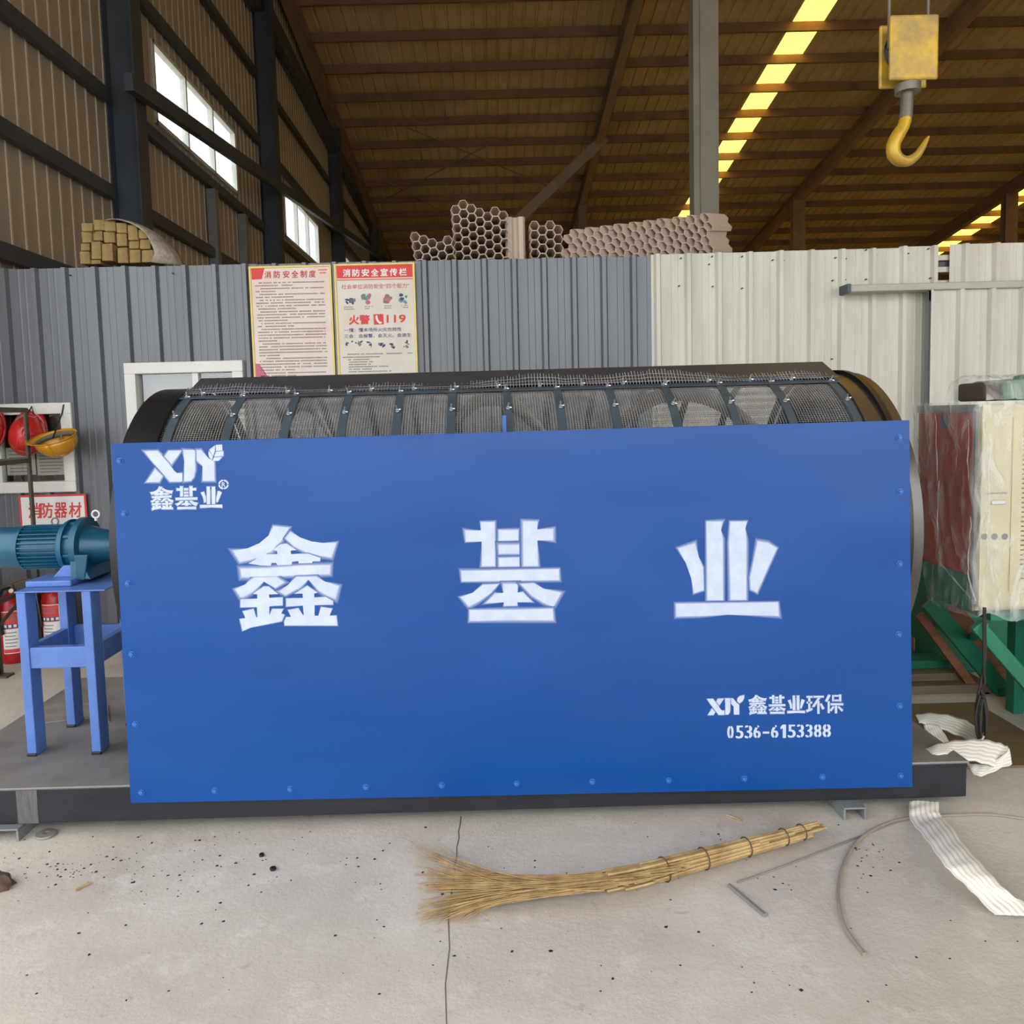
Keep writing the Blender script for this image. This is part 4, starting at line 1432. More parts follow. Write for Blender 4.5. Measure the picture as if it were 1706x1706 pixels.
for z in (0.44, 1.28, 1.61):
    for yy in (ry0, ry1):
        MB().box2((rx0, yy - 0.002, z), (rx1, yy + 0.002, z + 0.03)).build('cross_bar', M_RACK, rk)
    for x in (rx0, rx1):
        MB().box2((x - 0.002, ry0, z), (x + 0.002, ry1, z + 0.03)).build('cross_bar', M_RACK, rk)
MB().bar((rx1, ry0, 0.30), (rx1, ry1, 0.52), 0.006, 0.025).build('diagonal_brace', M_RACK, rk)

M_EXT = mat('extinguisher_red', s2l((176, 28, 30)), 0.3, 0, 0.1, 6)
M_EXTDUST = mat('dusty_valve', s2l((110, 92, 76)), 0.7, 0.1, 0.2)


def extinguisher(loc, label, rot=0.0):
    t = thing('fire_extinguisher', loc, label, 'extinguisher', 'fire extinguishers by the office wall')
    t.rotation_euler = (0, 0, rot)

    def part(mb, name, m_, **k):
        o = mb.build(name, m_, None, origin=(0, 0, 0), **k)
        o.parent = t
        o.location = (0, 0, 0)
        return o
    part(MB().lathe([(0, 0), (0.078, 0), (0.086, 0.012), (0.088, 0.03), (0.088, 0.36), (0.08, 0.4), (0.055, 0.43), (0.028, 0.445), (0.026, 0.46), (0, 0.46)], (0, 0, 0), 'z', 32), 'cylinder', M_EXT, smooth=True)
    v = part(MB().lathe([(0, 0.455), (0.026, 0.455), (0.026, 0.475), (0.018, 0.48), (0.018, 0.505), (0, 0.505)], (0, 0, 0), 'z', 16), 'valve', M_EXTDUST, smooth=True)
    part(MB().bar((-0.01, 0, 0.50), (0.11, 0, 0.525), 0.022, 0.012), 'carry_handle', M_EXTDUST)
    part(MB().bar((-0.01, 0, 0.512), (0.085, 0, 0.545), 0.022, 0.01), 'squeeze_lever', M_EXTDUST)
    part(MB().tube([(-0.01, -0.02, 0.485), (-0.05, -0.05, 0.48), (-0.085, -0.075, 0.42), (-0.07, -0.085, 0.32), (-0.06, -0.085, 0.2)], 0.010, 8), 'hose', M_BLACK, smooth=True)
    part(MB().cyl((0.0, -0.03, 0.468), (0.0, -0.04, 0.468), 0.014, 12), 'gauge', M_WHITE)

    def patch(a0, a1, z0, z1, r):
        return MB().sheet([[(r * math.sin(a0 + (a1 - a0) * k / 10), -r * math.cos(a0 + (a1 - a0) * k / 10), z) for k in range(11)] for z in (z0, z1)])
    lab = part(patch(-0.75, 0.6, 0.07, 0.345, 0.0886), 'label_rim', M_SIGNW)
    part(patch(-0.72, 0.57, 0.075, 0.34, 0.0890), 'label_field', M_RED)
    part(patch(-0.72, 0.57, 0.10, 0.23, 0.0894), 'label_text_field', M_SIGNW)
    part(patch(-0.72, 0.57, 0.235, 0.262, 0.0894), 'label_band', M_BLUETXT)
    for k in range(4):
        part(patch(-0.62 + 0.32 * k, -0.42 + 0.32 * k, 0.24, 0.258, 0.0898), 'pictogram', M_SIGNW)
    mb = MB()
    for k in range(5):
        q = patch(-0.6, 0.1 + 0.08 * (k % 3), 0.115 + 0.022 * k, 0.121 + 0.022 * k, 0.0898)
        mb.add(q.v, q.f)
    for k in range(3):
        q = patch(-0.6, 0.4, 0.285 + 0.016 * k, 0.291 + 0.016 * k, 0.0898)
        mb.add(q.v, q.f)
    tag(part(mb, 'small_print', M_GREYTXT), kind='stuff')
    return t


e = PZ(96, 1088, 0)
extinguisher((e.x, e.y + 0.02, 0), 'red fire extinguisher outside the rack, seen under the motor stand', 0.1)
extinguisher((rx1 - 0.10, 5.0, 0), 'dusty red fire extinguisher inside the rack, beside its rear post', 0.5)
extinguisher((rx1 - 0.31, 5.05, 0), 'red fire extinguisher deep inside the rack', -0.3)

# ================================================================== STORED ON TOP OF THE OFFICE
OZ = 2.52
M_BLOCK = mat('straw_yellow_block', s2l((172, 146, 92)), 0.85, 0, 0.15, 14, (1, 1, 1), 0.3, 40, c2=s2l((136, 112, 74)))
BL = [(155, 180, 325, 310), (148, 312, 308, 478), (118, 482, 262, 600), (105, 604, 255, 800), (340, 135, 505, 298), (312, 302, 468, 455), (275, 460, 427, 730), (502, 160, 668, 318), (476, 322, 648, 490),
      (430, 494, 602, 760), (674, 190, 832, 348), (668, 352, 828, 548), (668, 562, 828, 800), (838, 225, 992, 458), (840, 464, 1000, 588), (838, 594, 1012, 800), (996, 300, 1140, 440), (1004, 446, 1180, 600),
      (1030, 610, 1220, 800), (262, 734, 420, 806)]
COLN = ['column farthest from the sack', 'second column counting from the open end', 'third column counting from the open end', 'third column counting from the sack', 'second column counting from the sack', 'column touching the sack']
ROWN = ['top block', 'second block down', 'third block down', 'bottom block']
BID = [(0, 0), (0, 1), (0, 2), (0, 3), (1, 0), (1, 1), (1, 2), (2, 0), (2, 1), (2, 2), (3, 0), (3, 1), (3, 2), (4, 0), (4, 1), (4, 2), (5, 0), (5, 1), (5, 2), (1, 3)]
for i, (x0, y0, x1, y1) in enumerate(BL):
    Y = 5.50 + 0.02 * ((i * 7) % 3)
    ym, xm_ = 350 + (y0 + y1) / 17.958, 120 + (x0 + x1) / 17.958
    a = Vector((PY(120 + x0 / 8.979, 395, Y).x, Y, PY(195, 350 + y1 / 8.979, Y).z))
    b = Vector((PY(120 + x1 / 8.979, 395, Y).x, Y, PY(195, 350 + y0 / 8.979, Y).z))
    z0 = max(OZ, a.z)
    mb = MB()
    n = 3
    g = []
    mb.box2((a.x + 0.002, Y, z0 + 0.001), (b.x - 0.002, Y + 0.18, b.z - 0.001))
    for q in mb.v:
        q.x += random.uniform(-0.0015, 0.0015)
        q.y += random.uniform(-0.015, 0.0)
    o = mb.build('fibre_block', M_BLOCK, bevel=0.006)
    o.rotation_euler = (0, 0, 0)
    tag(o, 'straw yellow fibre block, %s in %s' % (ROWN[BID[i][1]], COLN[BID[i][0]]), 'block', 'blocks piled on the office roof')
M_SACK = mat('woven_sack', s2l((186, 176, 164)), 0.8, 0, 0.2, 20, (1, 1, 1), 0.6, 30, c2=s2l((140, 128, 114)))
prof = [(505, 150), (620, 120), (760, 122), (900, 160), (1020, 205), (1130, 270), (1210, 350), (1290, 440), (1390, 520), (1440, 610), (1480, 700), (1505, 790)]
inn = [(510, 158), (640, 140), (760, 160), (900, 205), (1000, 260), (1100, 330), (1160, 400), (1200, 500), (1240, 590), (1250, 680), (1220, 760), (1190, 800)]
rowsS = []
for k, Y in enumerate((5.47, 5.50, 5.56, 5.63, 5.72)):
    f = (0.0, 0.55, 1.0, 1.02, 0.98)[k]
    rw = []
    for (xo, yo), (xi, yi) in zip(prof, inn):
        x, y_ = xi + (xo - xi) * f, yi + (yo - yi) * f
        p = PY(120 + x / 8.979 + random.uniform(-0.6, 0.6), 350 + y_ / 8.979 + random.uniform(-0.5, 0.5), 5.5)
        rw.append((p.x, Y + random.uniform(-0.01, 0.01), max(p.z, OZ + 0.002)))
    rowsS.append(rw)
tag(MB().sheet(rowsS).build('woven_sack', M_SACK, smooth=True, solid=0.004, sub=1, auto=0), 'crumpled pale woven sack draped over the block pile', 'sack')

# ---- honeycomb tube packing
M_HC = translucent_mat('milky_tube_plastic', s2l((236, 222, 206)), 0.45)
HR = 0.036


def hexcell_mesh(R, L, dirv, th=0.0035, u=Vector((1, 0, 0)), v=Vector((0, 0, 1)), rot=0.0):
    mb = MB()
    ou, inn_ = [], []
    for k in range(6):
        a = math.pi / 3 * k + rot
        ou.append(u * (R * math.cos(a)) + v * (R * math.sin(a)))
        inn_.append(u * ((R - th) * math.cos(a)) + v * ((R - th) * math.sin(a)))
    D = dirv * L
    vs_ = ou + inn_ + [p + D for p in ou] + [p + D for p in inn_]
    fs_ = []
    for k in range(6):
        j = (k + 1) % 6
        fs_ += [(k, j, j + 6, k + 6), (k, k + 12, j + 12, j), (k + 6, j + 6, j + 18, k + 18), (k + 12, k + 18, j + 18, j + 12)]
    mb.add(vs_, fs_)
    return mb


def inpoly(x, y, P_):
    r = False
    for i in range(len(P_)):
        (x1, y1), (x2, y2) = P_[i - 1], P_[i]
        if (y1 > y) != (y2 > y) and x < (x2 - x1) * (y - y1) / (y2 - y1) + x1:
            r = not r
    return r


def honeycomb(label, poly, Y, L, rot=0.0, u=Vector((1, 0, 0)), v=Vector((0, 0, 1)), dirv=Vector((0, 1, 0)), R=HR, jitter=0.0):
    P3 = [PY(x, y, Y) for x, y in poly]
    base = Vector((sum(p.x for p in P3) / len(P3), Y + L / 2, OZ))
    t = thing('honeycomb_block', base, label, 'honeycomb')
    src = hexcell_mesh(R, L, dirv, u=u, v=v, rot=rot).build('cell', M_HC, None, origin=(0, 0, 0))
    first = True
    x0, x1 = min(p.x for p in P3), max(p.x for p in P3)
    zt = max(p.z for p in P3)
    pl = [(p.x, p.z) for p in P3]
    ca, sa = math.cos(rot), math.sin(rot)
    c0 = Vector((x0, Y, OZ))
    nn = int(1.2 / R)
    for i in range(-nn, nn):
        for j in range(-nn, nn):
            lx, lz = 1.5 * R * i, math.sqrt(3) * R * (j + (0.5 if i % 2 else 0))
            a, b = lx * ca - lz * sa, lx * sa + lz * ca
            p = c0 + u * a + v * b
            if not inpoly(p.x, p.z, pl):
                continue
            low = min((p + dirv * L).z, p.z) - R
            if low < OZ:
                if p.z - R * 0.9 < OZ:
                    continue
            p = p + dirv * random.uniform(-jitter, jitter)
            if first:
                src.parent = t
                src.location = p - base
                first = False
            else:
                rep(src, p, t)
    return t


honeycomb('low honeycomb tube block lying beside the tall one', [(688, 445), (688, 392), (706, 386), (730, 396), (757, 390), (757, 445)], 5.46, 0.45, rot=0.15)
honeycomb('tallest honeycomb tube block with stepped torn top', [(760, 445), (752, 390), (757, 340), (776, 336), (800, 352), (822, 342), (843, 352), (845, 445)], 5.50, 0.5, rot=0.05)
honeycomb('small square honeycomb tube block beside the fluted one', [(880, 445), (877, 368), (895, 374), (918, 372), (934, 370), (936, 445)], 5.47, 0.4, rot=0.0)
tl = honeycomb('long honeycomb tube slab with sheared cells beside the light column', [(941, 450), (946, 388), (1010, 376), (1062, 369), (1112, 363), (1184, 355), (1206, 450)], 5.50, 0.26, rot=0.12,
               u=Vector((1, 0.12, 0.0)).normalized(), v=Vector((-0.25, -0.05, 0.97)).normalized(), dirv=Vector((0.72, 0.66, 0.12)).normalized(), R=0.036, jitter=0.015)
fb = thing('honeycomb_block', (0.18, 5.6, OZ), 'fluted honeycomb tube block standing on end between two others', 'honeycomb')
src = None
for i in range(3):
    for j in range(3):
        px = PY(850 + 9.5 * i, 430, 5.55).x
        p = Vector((px + 0.0, 5.56 + math.sqrt(3) * 0.03 * (j + (0.5 if i % 2 else 0)), OZ))
        L = PY(855, 362 + 4 * i, 5.55).z - OZ
        if src is None:
            src = hexcell_mesh(0.029, L, Vector((0, 0, 1)), u=Vector((1, 0, 0)), v=Vector((0, 1, 0))).build('cell', M_HC, None, origin=(0, 0, 0))
            src.parent = fb
            src.location = p - ORG[fb]
        else:
            rep(src, p, fb)

# ================================================================== CRANE HOOK
M_HOOK = mat('worn_yellow_hook', s2l((196, 156, 34)), 0.35, 0.1, 0.2, 12, c2=s2l((150, 124, 66)), lo=0.4, hi=0.65)
M_HOOKG = mat('worn_hook_shank', s2l((120, 112, 96)), 0.45, 0.3, 0.2, 12)
KY = 3.0
hp = [(1512, 150), (1510, 185), (1506, 208), (1496, 225), (1489, 240), (1489, 256), (1499, 267), (1514, 268), (1528, 258), (1537, 245), (1543, 234), (1547.5, 227)]
hr = [10, 10.5, 11.5, 13, 13, 12.5, 11.5, 10, 8, 6.5, 4.5, 1.8]
# smooth the curve
pts_, rad_ = [], []
for i in range(len(hp) - 1):
    p0_, p1_, p2_, p3_ = hp[max(i - 1, 0)], hp[i], hp[i + 1], hp[min(i + 2, len(hp) - 1)]
    for k in range(4):
        t = k / 4
        f = lambda a, b, c_, d_: 0.5 * ((2 * b) + (-a + c_) * t + (2 * a - 5 * b + 4 * c_ - d_) * t * t + (-a + 3 * b - 3 * c_ + d_) * t ** 3)
        pts_.append(PY(f(p0_[0], p1_[0], p2_[0], p3_[0]), f(p0_[1], p1_[1], p2_[1], p3_[1]), KY))
        rad_.append((hr[i] * (1 - t) + hr[i + 1] * t) * KY / F)
pts_.append(PY(*hp[-1], KY))
rad_.append(hr[-1] * KY / F)
kx = PY(1512, 150, KY)
hk = thing('crane_hook', (kx.x, KY, pts_[20].z), 'worn yellow crane hook hanging above the drum end', 'hook')
MB().tube(pts_[6:], 0, 14, True, rad_[6:], flat=0.8).build('hook_body', M_HOOK, hk, smooth=True)
MB().tube(pts_[:7], 0, 14, True, rad_[:7], flat=0.9).build('shank', M_HOOKG, hk, smooth=True)
zb = kx.z
MB().lathe([(0, 0), (0.045, 0), (0.045, 0.03), (0, 0.03)], (kx.x, KY, zb - 0.01), 'z', 20).build('swivel_nut', M_HOOKG, hk, smooth=True)
MB().box2((kx.x - 0.09, KY - 0.045, zb + 0.02), (kx.x + 0.09, KY - 0.03, zb + 0.25)).build('cheek_plate', M_HOOK, hk, bevel=0.01)
MB().box2((kx.x - 0.09, KY + 0.03, zb + 0.02), (kx.x + 0.09, KY + 0.045, zb + 0.25)).build('cheek_plate', M_HOOK, hk, bevel=0.01)
MB().lathe([(0, -0.02), (0.08, -0.02), (0.07, 0), (0.08, 0.02), (0, 0.02)], (kx.x, KY, zb + 0.15), 'y', 28).build('sheave', M_BLACK, hk, smooth=True)
for s in (-1, 1):
    MB().cyl((kx.x + s * 0.072, KY, zb + 0.15), (kx.x + s * 0.072, KY, 9.0), 0.006, 8).build('wire_rope', M_HOOKG, hk)
MB().box2((kx.x - 0.3, KY - 0.3, 8.95), (kx.x + 0.3, KY + 0.3, 9.3)).build('trolley', M_HOOK, hk, bevel=0.02)
cg = thing('crane_girder', (10.5, KY, 9.3), 'yellow overhead crane girder spanning under the roof', 'crane')
MB().box2((XL + 0.35, KY - 0.15, 9.302), (XR - 0.1, KY + 0.15, 9.9)).build('girder_beam', M_HOOK, cg)

# ================================================================== RIGHT SIDE: WRAPPED CABINET, CHUTE, STRAPS
M_CREAM = mat('cream_cabinet_paint', s2l((208, 198, 156)), 0.45, 0, 0.04, 4, c2=s2l((196, 184, 142)))
M_REDSIDE = mat('brick_red_panel', s2l((178, 52, 40)), 0.5, 0, 0.15, 3, c2=s2l((136, 40, 34)))
M_GREEN = mat('machine_green_paint', s2l((30, 118, 88)), 0.42, 0, 0.12, 4)
M_GREENDK = M_GREEN
M_GREENLT = M_GREEN
M_BELT = mat('brown_plank', s2l((138, 92, 56)), 0.7, 0, 0.15, 5, (1, 6, 6), c2=s2l((110, 72, 44)))
M_WOOD = mat('old_board', s2l((126, 112, 88)), 0.8, 0, 0.2, 4, (1, 8, 8), 0.2, 30)
M_CARD = mat('cardboard', s2l((168, 130, 88)), 0.85, 0, 0.1, 5)
M_SLOT = mat('vent_dark', s2l((24, 24, 24)), 0.7, 0, 0.05)
M_FILM = film_mat('stretch_film', (0.86, 0.88, 0.84), 0.24, 11)
CX0, CXW, CY0, CY1, CZ0, CZ1 = 2.005, 0.62, 3.20, 3.66, 0.635, 1.50
cb = thing('control_cabinet', (CX0 + CXW / 2, (CY0 + CY1) / 2, CZ0), 'cream electrical cabinet with red side wrapped in clear film', 'cabinet')
MB().box2((CX0 + 0.012, CY0 + 0.01, CZ0), (CX0 + CXW, CY1, CZ1)).build('body', M_CREAM, cb, bevel=0.006)
MB().box2((CX0, CY0 + 0.03, CZ0 + 0.15), (CX0 + 0.011, CY1 - 0.02, CZ1 - 0.035)).build('side_panel', M_REDSIDE, cb, bevel=0.002)
MB().box2((CX0 + 0.001, CY0 + 0.03, CZ0), (CX0 + 0.0115, CY1 - 0.02, CZ0 + 0.148)).build('side_kick_plate', M_GREENDK, cb)
MB().box2((CX0 + 0.002, CY0 + 0.012, CZ1 - 0.032), (CX0 + 0.012, CY1, CZ1)).build('side_rim', M_STEELGREY, cb)
MB().box2((CX0 + 0.002, CY0 + 0.012, CZ0), (CX0 + 0.012, CY0 + 0.03, CZ1 - 0.035)).build('side_rim', M_STEELGREY, cb)
MB().box2((CX0 - 0.002, CY0 + 0.2, CZ1 - 0.10), (CX0 + 0.0, CY0 + 0.26, CZ1 - 0.045)).build('side_sticker', mat('slate_sticker', s2l((70, 92, 108)), 0.6), cb)
LX0, LX1 = PY(1698, 800, CY0).x, PY(1698, 800, CY0).x + 0.2      # louvre field cut through the door
lz = [PY(1700, 703 + 7.9 * k, CY0 - 0.018).z for k in range(34)]
DX_0, DX_1, DZ_0, DZ_1 = CX0 + 0.014, CX0 + CXW - 0.01, CZ0 + 0.02, CZ1 - 0.01
dm = MB()
dm.box2((DX_0, CY0 - 0.012, DZ_0), (LX0, CY0 + 0.01, DZ_1))
dm.box2((LX1, CY0 - 0.012, DZ_0), (DX_1, CY0 + 0.01, DZ_1))
dm.box2((LX0, CY0 - 0.012, lz[0] + 0.0035), (LX1, CY0 + 0.01, DZ_1))
dm.box2((LX0, CY0 - 0.012, DZ_0), (LX1, CY0 + 0.01, lz[-1] - 0.0035))
dr = dm.build('cabinet_door', M_CREAM, cb)
vp, vb = PY(1688, 695, CY0 - 0.014), PY(1692, 985, CY0 - 0.014)
vm = MB()
vm.box2((vp.x, CY0 - 0.018, vb.z), (LX0, CY0 - 0.012, vp.z))
vm.box2((LX1, CY0 - 0.018, vb.z), (LX1 + 0.01, CY0 - 0.012, vp.z))
vm.box2((LX0, CY0 - 0.018, lz[0] + 0.0035), (LX1, CY0 - 0.012, vp.z))
vm.box2((LX0, CY0 - 0.018, vb.z), (LX1, CY0 - 0.012, lz[-1] - 0.0035))
vm.build('vent_plate', M_CREAM, dr)
for z0_, z1_ in zip(lz[1:], lz):
    MB().box2((LX0, CY0 - 0.018, z0_ + 0.0035), (LX1, CY0 + 0.01, z1_ - 0.0035)).build('vent_slat', M_CREAM, dr)
for x in (1640, 1657, 1674):
    p = PY(x, 894, CY0 - 0.0125)
    MB().cyl(p, p + Vector((0, 0.002, 0)), 0.0135, 20).build('knockout_hole', mat('knockout', s2l((84, 88, 76)), 0.6), dr)
p = PY(1662, 837, CY0 - 0.013)
MB().box((p.x, p.y - 0.004, p.z), (0.058, 0.01, 0.016)).build('door_latch', M_ZINC, dr, bevel=0.003)
MB().box2((PY(1639, 822, CY0).x, CY0 - 0.0135, PY(1639, 823, CY0).z), (PY(1675, 822, CY0).x, CY0 - 0.012, PY(1639, 820.5, CY0).z)).build('name_strip', M_STEELGREY, dr)
for k in range(3):
    p = PY(1657, 917 + 4 * k, CY0 - 0.0128)
    MB().box((p.x, p.y, p.z), (0.034, 0.001, 0.003)).build('text_line', M_STEELGREY, dr)

# stretch film: creased skin round the cabinet, gathered to a tail at the lower corner
rnd = random.Random(11)


def wrinkle(u, v, a=0.006):
    return a * (math.sin(u * 23 + v * 9) + 0.6 * math.sin(u * 51 - v * 17) + 0.5 * math.sin(v * 33 + u * 7))


fm = MB()
g = []
nz, nu = 26, 40
for i in range(nz + 1):
    v = i / nz
    z = CZ1 + 0.012 - (CZ1 - CZ0 + 0.03) * v
    row = []
    for k in range(nu + 1):
        u = k / nu
        if u < 0.42:                                 # left side, back to front
            t = u / 0.42
            y_ = CY1 + 0.01 - (CY1 - CY0 + 0.03) * t
            pull = 0.16 * v ** 1.5 * (1 - t)
            x_ = CX0 - 0.016 - 0.05 * math.sin(math.pi * t) * v * 0.6
            row.append((x_ + wrinkle(t * 3, v * 2.2), y_ - pull, z))
        else:
            t = (u - 0.42) / 0.58
            x_ = CX0 - 0.016 + (CXW + 0.03) * t
            row.append((x_, CY0 - 0.024 + wrinkle(t * 4, v * 2.0, 0.004) - 0.012 * v, z + (0.02 * math.sin(t * 19) if i == nz else 0)))
    g.append(row)
fm.sheet(g)
fm.build('film_wrap', M_FILM, cb, smooth=True, auto=0)
fold = MB()                                          # twisted film pleats, laid in where highlights run along the creases
for (a, b, w) in (((1558, 690), (1572, 800), 2.2), ((1572, 800), (1588, 930), 2.6), ((1588, 930), (1632, 1016), 3.2), ((1613, 700), (1612, 800), 1.6), ((1618, 860), (1612, 950), 2.0), ((1612, 950), (1630, 1018), 3.0),
                  ((1650, 720), (1645, 900), 1.6), ((1648, 900), (1634, 1015), 2.2), ((1658, 940), (1668, 1015), 1.8), ((1680, 950), (1684, 1012), 1.6)):
    Y = (3.42 if a[0] < 1612 else CY0 - 0.04)
    Yb = Y if b[0] < 1612 else CY0 - 0.04
    pa, pb = PY(*a, Y), PY(*b, Yb)
    if pa.x > CX0 - 0.03 and Y > 3.25:
        pa.x = CX0 - 0.03
    if pb.x > CX0 - 0.03 and Yb > 3.25:
        pb.x = CX0 - 0.03
    n = 6
    pp = [pa.lerp(pb, k / n) + Vector((rnd.uniform(-1, 1), rnd.uniform(-1, 1), 0)) * 0.004 for k in range(n + 1)]
    fold.tube(pp, 0, 5, True, [w * 0.0009 * (0.5 + math.sin(math.pi * (k + 0.5) / (n + 1))) for k in range(n + 1)])
fold.build('film_pleat', M_FILM, cb, smooth=True)

# wrapped bundle on the cabinet
bu = thing('wrapped_bundle', (2.35, 3.5, CZ1 + 0.014), 'film wrapped green parts lying on top of cream cabinet', 'bundle')
bx0, bz1 = PY(1612, 640, 3.45).x, PY(1640, 630, 3.45).z
MB().box2((bx0 + 0.02, 3.36, CZ1 + 0.014), (bx0 + 0.09, 3.56, bz1 - 0.02)).build('dark_block', mat('dull_brown', s2l((80, 66, 60)), 0.7), bu, bevel=0.012)
MB().box2((bx0 + 0.10, 3.34, CZ1 + 0.014), (CX0 + CXW - 0.04, 3.6, bz1 - 0.01)).build('green_block', mat('sage_green', s2l((120, 150, 126)), 0.6), bu, bevel=0.02)
MB().cyl((bx0 + 0.22, 3.46, bz1 - 0.012), (CX0 + CXW, 3.46, bz1 + 0.012), 0.02, 12).build('dark_tube', M_GREENDK, bu, smooth=True)
g = []
for i in range(9):
    v = i / 8
    row = []
    for k in range(31):
        u = k / 30
        ang = math.pi * v
        x_ = bx0 - 0.005 + (CX0 + CXW + 0.01 - bx0) * u
        row.append((x_ + wrinkle(u * 4, v * 2, 0.004), 3.46 - 0.15 * math.cos(ang), CZ1 + 0.016 + max(0, (bz1 + 0.012 - CZ1 - 0.016) * math.sin(ang) ** 0.55 + wrinkle(u * 5, v * 3, 0.005))))
    g.append(row)
MB().sheet(g).build('film_wrap', M_FILM, bu, smooth=True, auto=0)

# green chute / conveyor frame below the cabinet
gr = thing('green_conveyor', (2.5, 3.6, 0), 'green steel conveyor with slanting side rails under cream cabinet', 'conveyor')
MB().box2((2.06, 3.17, 0.60), (2.75, 3.72, 0.634)).build('top_plate', M_GREEN, gr, bevel=0.004)
MB().box2((2.50, 3.70, 0.0), (2.75, 3.72, 0.60)).build('back_plate', M_GREENDK, gr)
MB().box2((2.70, 3.17, 0.0), (2.75, 3.70, 0.60)).build('side_plate', M_GREENDK, gr)
MB().box2((2.52, 3.18, 0.0), (2.57, 3.23, 0.60)).build('post', M_GREENDK, gr)
MB().box2((2.50, 3.66, 0.0), (2.55, 3.70, 0.60)).build('post', M_GREENDK, gr)
upv = (1, 0, 0.9)
a1, b1 = PY(1547, 1003, 3.92), PY(1668, 1148, 3.92)
MB().bar(a1, b1, 0.03, 0.082, up=upv).build('side_rail', M_GREEN, gr, bevel=0.004)
a2, b2 = PY(1626, 1040, 3.14), PY(1762, 1196, 3.14)
MB().bar(a2, b2, 0.03, 0.058, up=upv).build('side_rail', M_GREENLT, gr, bevel=0.004)
a4, b4 = PY(1580, 1012, 3.97), PY(1700, 1152, 3.97)
MB().bar(a4, b4, 0.03, 0.10, up=upv).build('chute_board', M_BELT, gr, bevel=0.003)
a3, b3 = PY(1532, 1024, 3.98), PY(1632, 1160, 3.98)
MB().bar(a3, b3, 0.03, 0.045, up=upv).build('chute_board', M_BELT, gr, bevel=0.003)
MB().box2((b3.x - 0.04, 3.93, 0.0), (b3.x + 0.03, 4.03, b3.z + 0.02)).build('foot_block', M_GREENDK, gr)
MB().box2((b1.x - 0.03, 3.89, 0.0), (b1.x + 0.12, 4.02, b1.z + 0.01)).build('foot_block', M_GREENDK, gr)
MB().bar(PY(1620, 1062, 3.9), PY(1640, 1045, 3.16), 0.03, 0.03).build('cross_tie', M_GREENDK, gr)
MB().box2((2.45, 4.25, 0.0), (3.3, 4.75, 0.86)).build('drive_housing', M_GREENDK, gr, bevel=0.02)
MB().box2((2.55, 4.0, 0.5), (2.62, 4.26, 0.56)).build('link_bar', M_GREENDK, gr)
# crumpled clear bag in the frame
p = PY(1690, 1085, 3.45)
g = []
for i in range(9):
    ph = math.pi * (i + 0.2) / 8.4
    g.append([(2.63 + (0.06 + rnd.uniform(-0.015, 0.015)) * math.sin(ph) * math.cos(2 * math.pi * k / 14), 3.45 + (0.11 + rnd.uniform(-0.015, 0.015)) * math.sin(ph) * math.sin(2 * math.pi * k / 14), 0.365 + 0.09 * math.cos(ph) + rnd.uniform(-0.008, 0.008)) for k in range(14)])
for row in g:
    row.append(row[0])
MB().box2((2.57, 3.24, 0.24), (2.70, 3.66, 0.262)).build('shelf', M_GREENDK, gr)
bag = MB().sheet(g).build('plastic_bag', film_mat('bag_film', (0.75, 0.8, 0.76), 0.5, 16), smooth=True, auto=0)
tag(bag, 'crumpled clear plastic bag lying inside the green conveyor frame', 'bag')

# boards and boxes on the floor beyond the deck end
for i, (x0, x1, y0, y1, z0, z1, m_, lab) in enumerate((
        (1.86, 2.58, 3.95, 4.20, 0.0, 0.045, M_WOOD, 'old board on the floor, bottom of the stack beside green chute'),
        (1.90, 2.46, 4.02, 4.22, 0.045, 0.085, M_WOOD, 'old board lying on the middle of the board stack'),
        (1.84, 2.44, 4.10, 4.24, 0.085, 0.13, M_GREENDK, 'green board on top of the board stack'))):
    tag(MB().box2((x0, y0, z0 + 0.0005), (x1, y1, z1)).build('floor_board', m_, bevel=0.003), lab, 'board')
tag(MB().box2((1.86, 3.10, 0.0005), (2.40, 3.80, 0.012)).build('plywood_sheet', mat('brown_plywood', s2l((122, 100, 68)), 0.7, 0, 0.12, 3, (1, 5, 1)), bevel=0.002), 'brown plywood sheet lying flat beside the deck end', 'plywood')


def carton(x0, x1, y0, y1, z0, z1, label):
    t = thing('cardboard_box', ((x0 + x1) / 2, (y0 + y1) / 2, z0), label, 'box')
    MB().box2((x0, y0, z0), (x1, y1, z1)).build('carton', M_CARD, t, bevel=0.003)
    for s in (0, 1):
        MB().box2((x0 + 0.001, y0 + (y1 - y0) * 0.5 * s + 0.002, z1), (x1 - 0.001, y0 + (y1 - y0) * 0.5 * (s + 1) - 0.002, z1 + 0.003)).build('flap', M_CARD, t)
    MB().box2(((x0 + x1) / 2 - 0.02, y0 - 0.001, z0 + 0.5 * (z1 - z0)), ((x0 + x1) / 2 + 0.02, y0, z1)).build('tape', M_PAPER, t)


